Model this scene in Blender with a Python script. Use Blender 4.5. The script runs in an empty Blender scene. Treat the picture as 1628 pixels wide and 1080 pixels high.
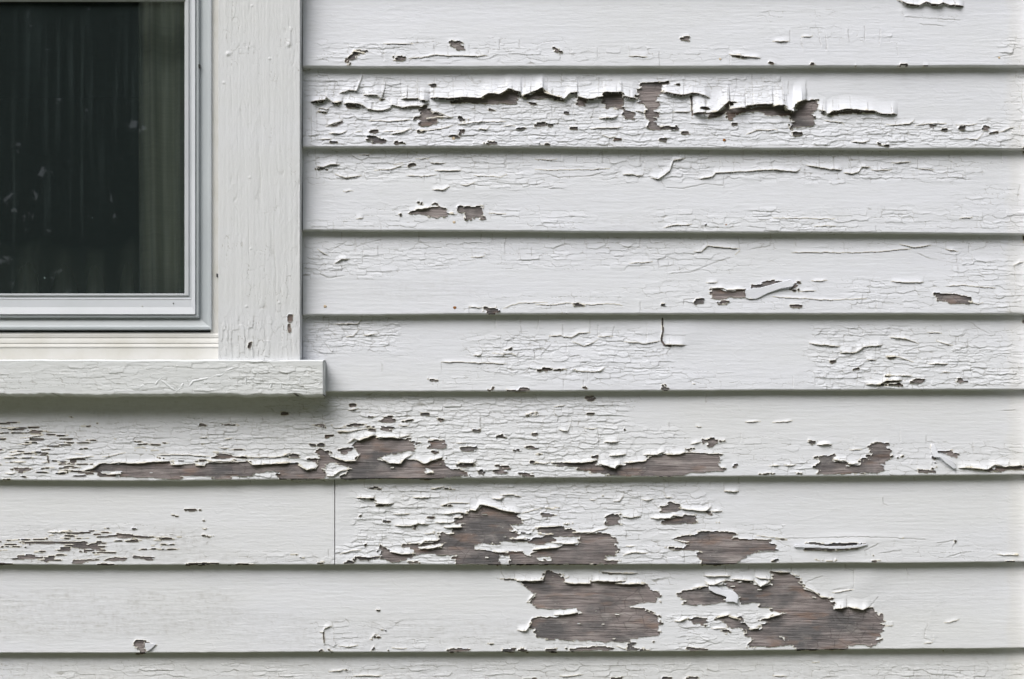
import bpy, math, random
import numpy as np
from mathutils import Vector
random.seed(5)
C = bpy.context.scene
COL = C.collection

# ------------------------------------------------------------------ camera
S = 0.00077                 # metres per photo pixel, measured on the clapboard edges
T = 0.0125                  # how far the clapboard butts stand out from the sheathing
DIST = 2470 * S + T         # camera to sheathing
CX, EY = 814.0, 900.0       # the eye looks level at this spot
EYEZ = 1.35
def W(px, py, d):
    """photo pixel -> point standing d metres out of the sheathing"""
    k = S * (DIST - d) / (DIST - T)
    return Vector(((px - CX) * k, -d, EYEZ + (EY - py) * k))
cam = bpy.data.cameras.new('camera'); camo = bpy.data.objects.new('camera', cam); COL.objects.link(camo)
camo.location = (0, -DIST, EYEZ); camo.rotation_euler = (math.radians(90), 0, 0)
cam.sensor_width = 36; cam.lens = 36 * 2470 / 1628; cam.shift_y = (EY - 540) / 1628
cam.clip_start = 0.05; cam.clip_end = 500
C.camera = camo

# ------------------------------------------------------------------ light
SUN_EL, SUN_AZ = math.radians(50), math.radians(-42)     # azimuth measured from straight in front of the wall
w = bpy.data.worlds.new('World'); C.world = w; w.use_nodes = True
nt = w.node_tree; nt.nodes.clear()
sky = nt.nodes.new('ShaderNodeTexSky'); sky.sky_type = 'NISHITA'; sky.sun_disc = False
sky.sun_elevation = SUN_EL; sky.sun_rotation = math.radians(180) - SUN_AZ
sky.air_density = 1.0; sky.dust_density = 4.0; sky.ozone_density = 1.0
hs = nt.nodes.new('ShaderNodeHueSaturation'); hs.inputs['Saturation'].default_value = 0.36   # overcast: almost grey
bg = nt.nodes.new('ShaderNodeBackground'); bg.inputs['Strength'].default_value = 0.088
wo = nt.nodes.new('ShaderNodeOutputWorld')
nt.links.new(sky.outputs[0], hs.inputs['Color']); nt.links.new(hs.outputs[0], bg.inputs['Color']); nt.links.new(bg.outputs[0], wo.inputs['Surface'])
sl = bpy.data.lights.new('sun', 'SUN'); sl.energy = 2.1; sl.angle = math.radians(48); sl.color = (1.0, 0.985, 0.965)
so = bpy.data.objects.new('sun', sl); COL.objects.link(so)
sd = Vector((math.sin(SUN_AZ) * math.cos(SUN_EL), -math.cos(SUN_AZ) * math.cos(SUN_EL), math.sin(SUN_EL)))
so.rotation_euler = sd.to_track_quat('Z', 'Y').to_euler(); so.location = sd * 20
C.view_settings.view_transform = 'Standard'; C.view_settings.look = 'None'
C.view_settings.exposure = 0.61; C.view_settings.gamma = 1
C.cycles.max_bounces = 6

# ------------------------------------------------------------------ helpers
def tag(o, label=None, cat=None, group=None, kind=None):
    if label: o['label'] = label
    if cat: o['category'] = cat
    if group: o['group'] = group
    if kind: o['kind'] = kind
    return o
def empty(name, loc):
    o = bpy.data.objects.new(name, None); COL.objects.link(o); o.location = loc; o.empty_display_size = .05
    return o
def link(name, me, mat, parent=None):
    me.materials.append(mat)
    o = bpy.data.objects.new(name, me); COL.objects.link(o)
    if parent:
        o.parent = parent; o.matrix_parent_inverse = parent.matrix_basis.inverted() if parent.parent is None else (parent.parent.matrix_basis @ parent.matrix_parent_inverse @ parent.matrix_basis).inverted()
    return o
def pymesh(name, verts, faces, smooth=False):
    me = bpy.data.meshes.new(name); me.from_pydata([tuple(v) for v in verts], [], faces); me.update()
    if smooth:
        for p in me.polygons: p.use_smooth = True
    return me
class MB:
    def __init__(s): s.v = []; s.f = []
    def add(s, vs, fs):
        n = len(s.v); s.v += [Vector(v) for v in vs]; s.f += [tuple(i + n for i in f) for f in fs]
    def box(s, a, b):
        x0, y0, z0 = a; x1, y1, z1 = b
        s.add([(x0,y0,z0),(x1,y0,z0),(x1,y1,z0),(x0,y1,z0),(x0,y0,z1),(x1,y0,z1),(x1,y1,z1),(x0,y1,z1)],
              [(0,3,2,1),(4,5,6,7),(0,1,5,4),(1,2,6,5),(2,3,7,6),(3,0,4,7)])
    def mesh(s, name='m', smooth=False): return pymesh(name, s.v, s.f, smooth)
def wallbox(px0, py0, px1, py1, d1, d0=0.0):
    """box standing on the wall: front face seen at these pixels, at depth d1, running straight back to d0"""
    a = W(px0, py1, d1); b = W(px1, py0, d1)
    m = MB(); m.box((a.x, -d1, a.z), (b.x, -d0, b.z)); return m
def bevel(o, wd, seg=2):
    md = o.modifiers.new('bevel', 'BEVEL'); md.width = wd; md.segments = seg; md.limit_method = 'ANGLE'
    return o

# ------------------------------------------------------------------ numpy noise
def hsh(i, j, s):
    s = int(s)
    i = np.asarray(i, dtype=np.int64); j = np.asarray(j, dtype=np.int64)
    h = (i * 374761393 + j * 668265263 + s * 1442695041) & 0xFFFFFFFF
    h = ((h ^ (h >> 13)) * 1274126177) & 0xFFFFFFFF
    h = ((h ^ (h >> 16)) * 2246822519) & 0xFFFFFFFF
    return ((h ^ (h >> 13)) & 0xFFFFFF) / float(0x1000000)
def vn(x, y, sx, sy, s):
    x = x / sx; y = y / sy; i = np.floor(x); j = np.floor(y); fx = x - i; fy = y - j
    fx = fx * fx * (3 - 2 * fx); fy = fy * fy * (3 - 2 * fy)
    a = hsh(i, j, s); b = hsh(i + 1, j, s); c = hsh(i, j + 1, s); d = hsh(i + 1, j + 1, s)
    return a + (b - a) * fx + (c - a) * fy + (a - b - c + d) * fx * fy
def fbm(x, y, sx, sy, s, o=3):
    t = 0; a = .5; n = 0
    for k in range(o):
        t = t + a * vn(x, y, sx / 2 ** k, sy / 2 ** k, s + 17 * k); n += a; a *= .55
    return t / n
def cells(x, y, sx, sy, s, p=3.0):
    """blocky cells split along the grain: F1, F2, two hashes, offset from the cell's seed"""
    gy = np.floor(y / sy)
    F1 = np.full(x.shape, 9.); F2 = np.full(x.shape, 9.)
    r1 = np.zeros(x.shape); r2 = np.zeros(x.shape); dxn = np.zeros(x.shape); dyn = np.zeros(x.shape)
    for b in (-1, 0, 1):
        jj = gy + b
        off = hsh(jj, jj * 0, s + 5) * sx
        gx = np.floor((x - off) / sx)
        for a in (-1, 0, 1):
            ii = gx + a
            cx = (ii + .15 + .7 * hsh(ii, jj, s)) * sx + off; cy = (jj + .2 + .6 * hsh(ii, jj, s + 1)) * sy
            dx = (x - cx) / sx; dy = (y - cy) / sy
            d = (np.abs(dx) ** p + np.abs(dy) ** p) ** (1 / p)
            nf = d < F1
            F2 = np.where(nf, F1, np.minimum(F2, d))
            r1 = np.where(nf, hsh(ii, jj, s + 2), r1); r2 = np.where(nf, hsh(ii, jj, s + 3), r2)
            dxn = np.where(nf, dx, dxn); dyn = np.where(nf, dy, dyn)
            F1 = np.where(nf, d, F1)
    return F1, F2, r1, r2, dxn, dyn
def sstep(a, b, x):
    t = np.clip((x - a) / (b - a), 0, 1); return t * t * (3 - 2 * t)

# ------------------------------------------------------------------ the wear and some shade under flaps, traced in 4x tiles: ((tile origin), [outline, ...])
BARE = [  # a few outlines are shade under flaps, drawn as holes to dark wood
((470,0),[
 [(985,262),(1060,268),(1062,320),(1035,318),(1000,300)],
 [(370,325),(438,322),(438,343),(400,348),(375,372),(345,380),(332,412),(328,412),(330,375),(365,345)],
 [(618,357),(690,358),(695,385),(640,388),(618,375)],
 [(1005,635),(1180,636),(1225,605),(1300,612),(1335,590),(1360,578),(1410,590),(1410,660),(1300,665),(1200,655),(1010,658)],
 [(1430,622),(1510,590),(1568,575),(1600,600),(1600,632),(1430,630)],
 [(795,682),(830,685),(870,720),(900,722),(950,750),(905,760),(890,790),(820,805),(790,795),(790,762),(735,765),(760,745),(793,735)],
 [(1040,740),(1055,740),(1060,755),(1085,758),(1085,778),(1035,775)],
 [(1042,825),(1075,825),(1073,862),(1048,858)],
 [(458,865),(525,868),(570,885),(570,912),(490,915),(458,885)],
 [(640,898),(695,900),(703,918),(640,920)],
 [(1215,905),(1252,898),(1245,920),(1218,922)],
 [(1520,778),(1600,780),(1600,805),(1520,805)],[(1565,915),(1600,915),(1600,926),(1565,928)],
 [(312,665),(400,672),(390,692),(330,694)],[(225,805),(290,775),(300,790),(265,808)],[(150,708),(200,715),(170,725)],[(520,640),(570,625),(565,642)]]),
((850,0),[
 [(115,305),(160,308),(168,342),(140,335),(115,320)],[(938,238),(985,236),(996,265),(945,262)],
 [(1245,352),(1370,365),(1300,372),(1245,366)],[(1493,395),(1530,400),(1528,415),(1493,415)],
 [(258,600),(265,620),(328,640),(325,672),(290,675),(258,665)],
 [(440,602),(550,598),(560,640),(570,700),(638,712),(640,760),(600,760),(570,735),(555,700),(490,680),(470,690),(445,665),(432,650)],
 [(662,530),(795,520),(800,590),(775,615),(770,800),(840,805),(895,805),(890,830),(730,822),(728,760),(705,720),(705,665),(655,640),(665,590)],
 [(5,778),(55,775),(65,790),(105,785),(100,800),(40,808),(5,805)],[(45,915),(92,915),(90,928),(45,928)],
 [(0,590),(50,580),(120,615),(190,640),(160,648),(80,625),(0,632)],
 [(1095,725),(1160,715),(1235,660),(1240,650),(1280,655),(1240,700),(1350,690),(1510,675),(1600,690),(1600,745),(1560,735),(1480,740),(1460,715),(1300,715),(1270,760),(1235,755),(1225,710),(1170,745)],
 [(985,610),(1003,612),(1003,700),(1008,730),(998,740),(994,650)]]),
((1228,0),[
 [(0,690),(70,690),(110,720),(130,725),(165,655),(220,640),(285,640),(285,690),(265,740),(270,800),(210,810),(175,808),(120,825),(110,780),(130,765),(115,745),(60,730),(0,745)],
 [(290,705),(345,735),(380,715),(490,705),(580,715),(570,722),(460,728),(370,740),(320,730)],[(590,710),(640,712),(680,728),(600,725)],
 [(665,912),(705,912),(705,926),(665,926)],[(990,795),(1035,795),(1015,820)],[(1170,798),(1218,798),(1220,825),(1205,832),(1185,820)],
 [(1325,805),(1390,805),(1370,832),(1345,832)],[(805,408),(865,408),(865,424),(805,424)],[(0,398),(18,400),(15,416),(0,416)],[(240,404),(265,404),(262,418),(240,418)],
 [(530,412),(552,412),(550,422),(530,422)],[(930,412),(972,412),(970,422),(930,422)]]),
((470,230),[
 [(770,365),(803,365),(803,383),(770,383)],[(652,435),(675,437),(675,460),(652,460)],
 [(720,432),(760,412),(820,412),(865,390),(880,372),(905,375),(925,395),(955,412),(960,425),(980,440),(980,455),(930,460),(915,475),(880,468),(830,450),(790,448),(780,440),(745,450),(745,435)],
 [(1028,410),(1060,397),(1190,397),(1185,455),(1215,458),(1210,478),(1155,478),(1155,460),(1120,460),(1120,480),(1092,478),(1095,440),(1060,430),(1030,430)],
 [(130,145),(150,152),(210,150),(170,159),(140,158)],
 [(1192,1035),(1280,1040),(1280,1080),(1220,1078),(1215,1055)]]),
((850,230),[
 [(1108,935),(1135,918),(1185,915),(1220,930),(1250,935),(1338,920),(1338,970),(1230,972),(1190,985),(1130,980),(1128,950)],
 [(1180,985),(1225,990),(1225,1018),(1180,1015)],[(1017,985),(1045,985),(1050,978),(1083,980),(1083,1012),(1025,1015)],
 [(800,1013),(830,1013),(826,1032),(805,1030)],[(245,1012),(290,1010),(297,1022),(285,1032),(245,1030)],
 [(1383,895),(1440,885),(1480,868),(1540,868),(1600,875),(1600,884),(1540,894),(1440,918),(1383,915)],[(175,1072),(218,1072),(215,1082),(178,1082)],
 [(1080,508),(1095,506),(1095,514),(1080,516)]]),
((1228,230),[
 [(0,868),(60,872),(30,888),(0,890)],[(130,868),(168,872),(165,900),(140,935),(120,930),(125,910),(150,900),(140,880)],
 [(112,1012),(182,1012),(180,1036),(112,1036)],
 [(1048,950),(1090,945),(1170,950),(1175,960),(1238,962),(1248,1018),(1200,1012),(1115,1012),(1110,995),(1048,990)],[(665,-3),(705,-3),(700,6),(668,6)]]),
((470,490),[
 [(855,455),(880,455),(880,470),(855,470)],[(1230,525),(1245,505),(1268,505),(1265,532)],
 [(1355,515),(1400,520),(1425,503),(1445,505),(1468,520),(1460,534),(1355,534)],[(1560,380),(1600,380),(1600,405),(1575,400)],
 [(1455,878),(1528,882),(1528,900),(1460,890)],[(1290,805),(1325,808),(1325,825),(1292,822)],[(1470,970),(1525,975),(1530,990),(1490,985)],
 [(1285,998),(1345,1000),(1340,1055),(1270,1055),(1275,1035),(1305,1030),(1310,1012),(1285,1008)],[(1420,1050),(1520,1052),(1520,1062),(1425,1060)],
 [(1395,898),(1418,900),(1415,912),(1400,910)],[(1480,678),(1535,670),(1530,680),(1490,685)],[(1515,930),(1555,930),(1550,938)]]),
((850,490),[
 [(38,380),(90,380),(102,395),(85,408),(60,400),(38,398)],[(298,498),(318,498),(318,508),(298,508)],
 [(822,490),(832,480),(840,500),(868,505),(872,524),(822,524)],[(95,386),(265,393),(272,406),(262,400),(95,394)],
 [(808,65),(815,65),(818,150),(810,205),(830,235),(870,240),(865,248),(820,240),(798,205),(810,150)],
 [(100,985),(280,985),(390,972),(402,975),(405,995),(500,1020),(520,1005),(560,1000),(562,985),(640,980),(700,975),(718,960),(715,940),(770,938),(830,930),(915,935),(960,922),(1210,928),(1205,940),(1180,945),(1165,985),(1165,1005),(1210,1025),(1190,1035),(1120,1040),(1000,1045),(960,1060),(840,1065),(700,1068),(470,1065),(450,1050),(375,1050),(360,1030),(280,1030),(270,1010),(160,1000)],
 [(1070,830),(1130,830),(1160,845),(1190,840),(1165,860),(1150,880),(1110,885),(1090,855),(1060,845)],
 [(970,892),(1000,890),(998,908),(970,908)],[(1248,992),(1280,992),(1278,1010),(1250,1008)],[(1428,1052),(1510,1050),(1508,1060),(1430,1060)],[(0,668),(35,670),(30,678),(0,680)]]),
((1228,490),[
 [(890,455),(940,448),(978,452),(978,468),(940,480),(895,485)],[(1172,448),(1218,445),(1220,475),(1170,475)],
 [(718,458),(825,458),(820,470),(735,470)],[(700,492),(820,478),(830,492),(720,495)],[(820,190),(845,200),(835,207)],
 [(285,940),(395,928),(375,970),(465,975),(480,995),(555,992),(560,958),(615,955),(622,885),(645,858),(715,855),(735,880),(742,910),(740,975),(705,985),(700,1015),(685,1045),(520,1050),(400,1055),(285,1052),(280,1000)],
 [(240,845),(275,842),(272,870),(255,870)],[(1045,908),(1140,900),(1155,920),(1175,925),(1175,950),(1120,935)],
 [(945,1028),(1055,1032),(1055,1045),(945,1045)],[(1008,870),(1015,870),(1012,940),(1045,955),(1030,965),(1012,955)],
 [(798,938),(822,938),(820,950),(800,950)],[(165,1042),(190,1045),(165,1052)],[(1025,985),(1035,985),(1045,1025),(1028,1025)],
 [(1195,1018),(1300,1015),(1380,1030),(1410,1005),(1480,1015),(1530,1010),(1600,1005),(1600,1025),(1520,1020),(1440,1040),(1360,1035),(1280,1022)]]),
((0,620),[
 [(530,518),(590,505),(640,470),(650,465),(740,475),(900,462),(990,465),(1095,455),(1100,480),(1165,475),(1240,470),(1300,485),(1320,465),(1600,462),(1600,540),(1480,545),(1475,570),(1370,568),(1355,552),(1165,545),(1120,568),(970,562),(960,555),(880,560),(830,552),(760,552),(640,550),(625,540),(620,525),(560,515)],
 [(1350,425),(1385,405),(1460,412),(1500,425),(1600,430),(1600,440),(1480,430),(1440,438),(1352,435)],
 [(440,445),(480,445),(485,475),(440,475)],[(75,495),(190,500),(190,512),(150,515),(140,528),(105,525),(110,510),(78,508)],
 [(50,455),(95,455),(85,462),(55,462)],[(365,530),(430,520),(428,532),(370,536)],[(130,550),(190,552),(185,558),(135,557)],
 [(225,500),(290,500),(285,506),(228,506)],[(980,425),(1025,430),(1020,440)],[(0,568),(70,565),(60,578),(0,578)],[(175,262),(335,262),(330,268),(180,267)],
 [(300,415),(312,425),(314,465),(306,465)],[(495,230),(560,230),(575,238),(520,236)],[(55,395),(140,395),(100,400)],[(1380,218),(1500,222),(1520,232),(1440,228)],
 [(1170,760),(1250,760),(1250,770),(1175,770)],[(1265,760),(1282,760),(1282,766),(1265,766)],[(1080,796),(1148,796),(1145,803),(1085,802)],[(355,905),(600,906),(598,914),(450,916)],
 [(675,928),(740,922),(760,912),(820,914),(840,926),(970,932),(970,940),(840,936),(760,930),(678,936)],[(830,881),(870,882),(868,888),(832,887)],[(680,874),(715,880),(700,884),(680,882)],
 [(1290,884),(1360,882),(1300,889)],[(1298,930),(1370,926),(1370,932),(1300,936)],[(1290,829),(1305,829),(1305,834),(1290,834)]]),
((0,810),[
 [(130,205),(500,207),(550,200),(560,225),(590,230),(600,205),(630,205),(625,230),(640,245),(560,245),(545,275),(530,275),(530,255),(480,240),(450,245),(445,262),(395,262),(375,240),(470,235),(500,222),(300,215),(250,220),(245,212),(170,212),(165,235),(185,240),(165,245),(160,215)],
 [(0,234),(130,234),(130,240),(0,241)],[(0,256),(70,257),(0,261)],[(600,270),(745,272),(740,278),(605,277)],
 [(235,322),(290,320),(300,295),(365,292),(340,300),(335,318),(440,320),(330,328),(290,335),(285,325)],
 [(70,312),(120,310),(130,292),(205,295),(190,302),(370,308),(80,318)],
 [(465,325),(550,318),(680,318),(545,330),(540,345),(480,345),(465,335)],[(670,325),(720,310),(740,298),(760,305),(795,310),(780,325),(740,328)],
 [(840,305),(870,292),(900,300),(990,305),(950,312),(990,318),(920,322),(900,312),(850,308)],
 [(880,255),(950,248),(1140,252),(1130,256),(960,255),(890,260)],[(1050,155),(1110,160),(1070,162)],[(1000,194),(1055,196),(1010,199)],[(850,192),(940,195),(860,198)],
 [(640,346),(740,348),(740,356),(650,356)],[(1190,346),(1410,340),(1400,348),(1280,356),(1195,356)],[(1450,347),(1600,345),(1600,356),(1450,356)],[(0,342),(90,343),(85,352),(0,352)],
 [(845,855),(880,825),(930,830),(925,845),(925,870),(935,890),(930,918),(880,918),(878,878),(842,870)],[(930,845),(995,860),(975,868),(930,862)]]),
((380,640),[
 [(0,378),(60,372),(85,400),(160,395),(250,390),(320,382),(370,380),(385,405),(430,432),(485,425),(500,400),(508,350),(480,310),(520,300),(555,305),(575,325),(590,350),(680,375),(745,378),(775,325),(745,290),(715,275),(740,250),(870,210),(900,228),(960,225),(1010,230),(1090,225),(1100,245),(1155,250),(1130,260),(1120,280),(1115,305),(1090,312),(1000,315),(980,330),(900,335),(895,360),(960,385),(1030,392),(1060,360),(1120,368),(1180,395),(1230,372),(1300,352),(1310,370),(1300,395),(1340,415),(1440,430),(1460,440),(1455,470),(1200,492),(1000,482),(800,492),(650,492),(650,460),(700,432),(700,410),(640,400),(600,380),(560,380),(530,400),(550,425),(555,482),(400,492),(250,492),(250,440),(180,435),(120,450),(60,470),(0,470)],
 [(930,82),(975,82),(980,108),(1000,125),(930,128),(905,118),(920,105)],[(690,135),(770,137),(820,142),(740,152),(690,158),(680,150)],
 [(905,150),(970,160),(975,185),(950,182),(900,170)],[(1045,115),(1090,108),(1098,120),(1045,122)],
 [(1215,240),(1290,240),(1292,265),(1315,268),(1315,293),(1205,293),(1205,265),(1215,262)],[(1212,310),(1250,310),(1250,325),(1212,325)],
 [(1415,290),(1455,280),(1535,282),(1535,292),(1480,300),(1465,315),(1430,308)],[(1390,392),(1470,390),(1510,375),(1500,405),(1400,410)],
 [(1515,435),(1560,430),(1562,445),(1540,460),(1515,450)],[(460,137),(600,138),(570,141),(535,146),(535,170),(520,148)],
 [(820,86),(885,87),(870,98),(840,98)],[(1250,100),(1290,100),(1295,120),(1260,108)],[(345,325),(400,330),(405,345),(375,350),(340,345)],
 [(430,360),(470,355),(500,365),(490,400),(475,380)],[(280,340),(330,330),(320,350),(290,348)],[(640,305),(690,292),(712,295),(700,315),(680,330),(640,320)],
 [(1080,900),(1160,900),(1185,890),(1260,888),(1270,850),(1250,830),(1360,838),(1370,805),(1350,795),(1420,795),(1420,768),(1370,765),(1370,740),(1410,732),(1410,705),(1460,712),(1465,685),(1525,690),(1530,655),(1600,662),(1600,900),(1550,890),(1490,915),(1490,935),(1600,940),(1600,1028),(1370,1028),(1368,985),(1395,970),(1300,965),(1160,965),(1090,985),(990,1015),(955,1010),(890,992),(893,905),(920,925),(960,935),(965,950),(1035,965),(1115,962),(1115,940),(1080,935)],
 [(740,985),(890,985),(870,1000),(760,998),(745,1010)],[(690,1005),(745,1010),(735,1026),(680,1026)],[(1095,785),(1130,788),(1120,805),(1095,802)],
 [(755,610),(850,612),(860,628),(800,620)],[(865,646),(980,648),(900,655)],[(1230,553),(1310,540),(1380,546),(1310,555)],[(785,905),(815,898),(800,915)],
 [(1285,655),(1340,645),(1360,652),(1300,660)],[(372,982),(430,982),(425,988),(380,988)],[(305,965),(385,965),(380,970)],[(0,1024),(75,1024),(70,1034),(0,1034)],
 [(500,1018),(530,1014),(528,1030),(500,1030)],[(810,542),(860,535),(912,545),(880,549)],[(1080,1016),(1165,1010),(1165,1018),(1085,1022)]]),
((760,740),[
 [(0,260),(20,248),(90,270),(200,298),(265,310),(275,340),(270,370),(205,375),(205,410),(270,432),(330,430),(325,440),(235,440),(210,465),(320,475),(300,485),(150,480),(140,500),(95,505),(90,490),(0,485)],
 [(380,395),(440,395),(530,385),(530,410),(600,400),(610,425),(660,435),(820,428),(835,455),(870,470),(880,510),(885,540),(900,560),(880,575),(820,570),(800,595),(830,605),(905,608),(870,625),(500,632),(300,632),(200,632),(200,615),(215,600),(215,575),(150,570),(130,600),(140,632),(0,632),(0,535),(80,545),(130,555),(190,555),(200,545),(280,548),(290,570),(350,585),(345,560),(375,545),(370,530),(440,528),(520,520),(530,508),(630,502),(645,490),(640,455),(560,455),(480,455),(475,490),(400,500),(340,500),(325,490),(330,465),(370,460),(480,440),(470,432),(390,430),(375,415)],
 [(395,308),(480,310),(480,322),(397,325)],[(420,266),(505,267),(500,271),(415,271)],[(530,370),(625,368),(560,380)],
 [(828,325),(885,305),(905,310),(905,375),(830,378),(822,370)],[(1162,265),(1200,262),(1235,230),(1275,250),(1280,285),(1220,295),(1165,298)],
 [(1165,345),(1220,340),(1240,325),(1300,330),(1310,315),(1385,315),(1392,362),(1350,368),(1250,370),(1165,372)],[(1445,290),(1480,292),(1478,318),(1450,312)],
 [(1250,455),(1340,450),(1380,420),(1420,422),(1440,430),(1500,425),(1600,430),(1600,634),(1420,634),(1425,580),(1430,545),(1350,535),(1195,530),(1195,522),(1300,520),(1345,492),(1290,478),(1252,465)],
 [(1505,362),(1535,365),(1520,370)]]),
((780,810),[
 [(195,460),(335,455),(350,400),(375,390),(440,408),(468,440),(465,465),(520,472),(635,470),(645,455),(795,462),(800,475),(980,472),(1010,485),(1025,520),(1060,525),(1082,555),(1050,558),(1060,580),(1075,590),(1010,585),(930,592),(860,620),(970,632),(1030,660),(1065,670),(1068,710),(1088,718),(1068,730),(1062,800),(960,815),(870,830),(900,855),(905,885),(870,885),(860,870),(868,840),(750,835),(745,848),(725,840),(640,835),(500,832),(440,825),(360,825),(290,805),(285,760),(270,745),(240,755),(265,700),(300,690),(360,685),(480,672),(560,655),(560,625),(480,630),(380,632),(310,630),(270,600),(235,590),(290,535),(250,510)],
 [(1195,540),(1215,512),(1310,512),(1320,490),(1385,492),(1385,515),(1420,530),(1500,555),(1490,590),(1430,600),(1330,605),(1225,602),(1225,575),(1195,560)],
 [(1205,710),(1250,690),(1390,688),(1395,700),(1385,720),(1360,745),(1350,728),(1285,725),(1270,705)],
 [(1435,685),(1530,665),(1510,680),(1590,685),(1600,700),(1600,750),(1530,755),(1510,735),(1510,715),(1470,712),(1440,700)],
 [(1480,770),(1525,780),(1500,788)],[(75,890),(150,888),(145,908),(75,908)],[(182,885),(228,885),(228,908),(182,906)],[(340,888),(425,890),(430,906),(340,906)],
 [(480,885),(600,880),(640,872),(790,878),(785,895),(620,895),(500,904)],[(880,890),(900,880),(1040,892),(900,900)],[(1252,876),(1350,880),(1400,888),(1250,896)],[(1030,838),(1042,838),(1040,846),(1030,846)],
 [(700,395),(740,400),(950,408),(780,412),(710,408)],[(55,440),(160,446),(160,452),(70,450)],
 [(220,1072),(285,1072),(285,1090),(220,1090)],[(765,1070),(835,1070),(835,1090),(765,1090)],[(1095,1068),(1150,1068),(1150,1090),(1095,1090)],[(1230,1062),(1300,1068),(1300,1090),(1230,1090)]]),
((1100,740),[
 [(0,455),(20,420),(180,418),(270,432),(268,458),(350,468),(498,470),(500,492),(535,500),(540,520),(530,540),(390,545),(350,578),(310,600),(290,622),(200,634),(62,634),(65,590),(30,540),(0,535)],
 [(215,735),(250,730),(390,735),(400,755),(430,772),(490,765),(500,725),(505,680),(625,680),(650,705),(690,710),(690,750),(715,785),(770,800),(820,840),(885,848),(900,880),(910,915),(985,900),(1080,920),(1132,900),(1190,940),(1212,980),(1217,1020),(1202,1080),(1162,1140),(1142,1155),(1102,1138),(1032,1140),(1002,1150),(990,1175),(652,1175),(640,1142),(560,1148),(500,1155),(400,1155),(340,1165),(330,1150),(370,1120),(370,1100),(350,1080),(330,1040),(360,1045),(420,1040),(480,1005),(500,995),(430,990),(455,975),(540,955),(585,940),(500,920),(500,905),(430,895),(415,875),(340,875),(290,878),(295,820),(280,800),(215,770)],
 [(165,965),(235,965),(310,985),(310,1000),(350,1005),(360,1045),(330,1040),(240,1035),(230,1005),(160,985)],[(1140,600),(1190,598),(1195,615),(1145,612)],[(1155,570),(1180,572),(1160,578)],
 [(720,496),(1120,496),(1090,508),(900,516),(780,512)],[(720,518),(900,530),(1090,523),(1000,537),(850,539),(730,532),(728,542),(720,535)],
 [(1325,467),(1375,468),(1370,473),(1325,472)],[(500,468),(600,465),(600,470),(510,474)],[(195,1045),(235,1050),(200,1062)],[(495,605),(550,600),(555,612),(500,612)],[(780,605),(910,600),(840,610)]]),
((200,380),[[(1032,480),(1062,480),(1060,520),(1042,535),(1028,522)],[(1030,545),(1045,540),(1052,590),(1038,600),(1030,575)],[(780,665),(802,652),(800,672),(790,698),(778,695)]]),
((400,810),[
 [(775,638),(803,637),(800,647),(778,647)],[(832,762),(862,765),(860,782),(832,775)],[(765,822),(785,800),(800,822)],[(762,875),(785,870),(808,885),(800,898),(770,902)],
 [(430,895),(455,892),(455,912),(430,912)],[(490,888),(510,890),(508,910),(490,910)],[(1240,895),(1290,885),(1390,884),(1380,897),(1300,905),(1240,908)],[(863,895),(875,895),(873,903)],
 [(455,785),(462,778),(464,845),(458,850)],[(590,1030),(605,1018),(645,1020),(610,1028)],[(1500,855),(1545,855),(1520,862)]]),
((1228,810),[[(1490,325),(1550,325),(1550,332),(1490,332)],[(1155,195),(1172,200),(1160,215)],[(1540,286),(1570,286),(1550,296)],[(704,736),(740,738),(706,744)],[(1080,892),(1092,905),(1084,905)]]),
((0,0),[[(6502,940),(6512,940),(6512,980),(6504,975)],[(6504,1500),(6512,1500),(6512,1560),(6506,1550)],[(6500,2042),(6512,2038),(6512,2056),(6502,2056)]]),
]
KEEP = [
((0,620),[[(645,512),(700,518),(775,515),(770,540),(710,540),(650,528)]]),
((380,640),[[(1165,420),(1200,425),(1245,430),(1240,450),(1200,455),(1185,440)],[(1140,910),(1300,895),(1290,915),(1215,930),(1145,932)]]),
((760,740),[[(380,585),(455,580),(458,610),(420,612)],[(210,455),(330,445),(340,455),(320,470),(225,472)]]),
((1100,740),[[(190,1138),(300,1130),(360,1140),(372,1162),(190,1168)],[(560,1082),(600,1095),(610,1115),(575,1110)]]),
]
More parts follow.
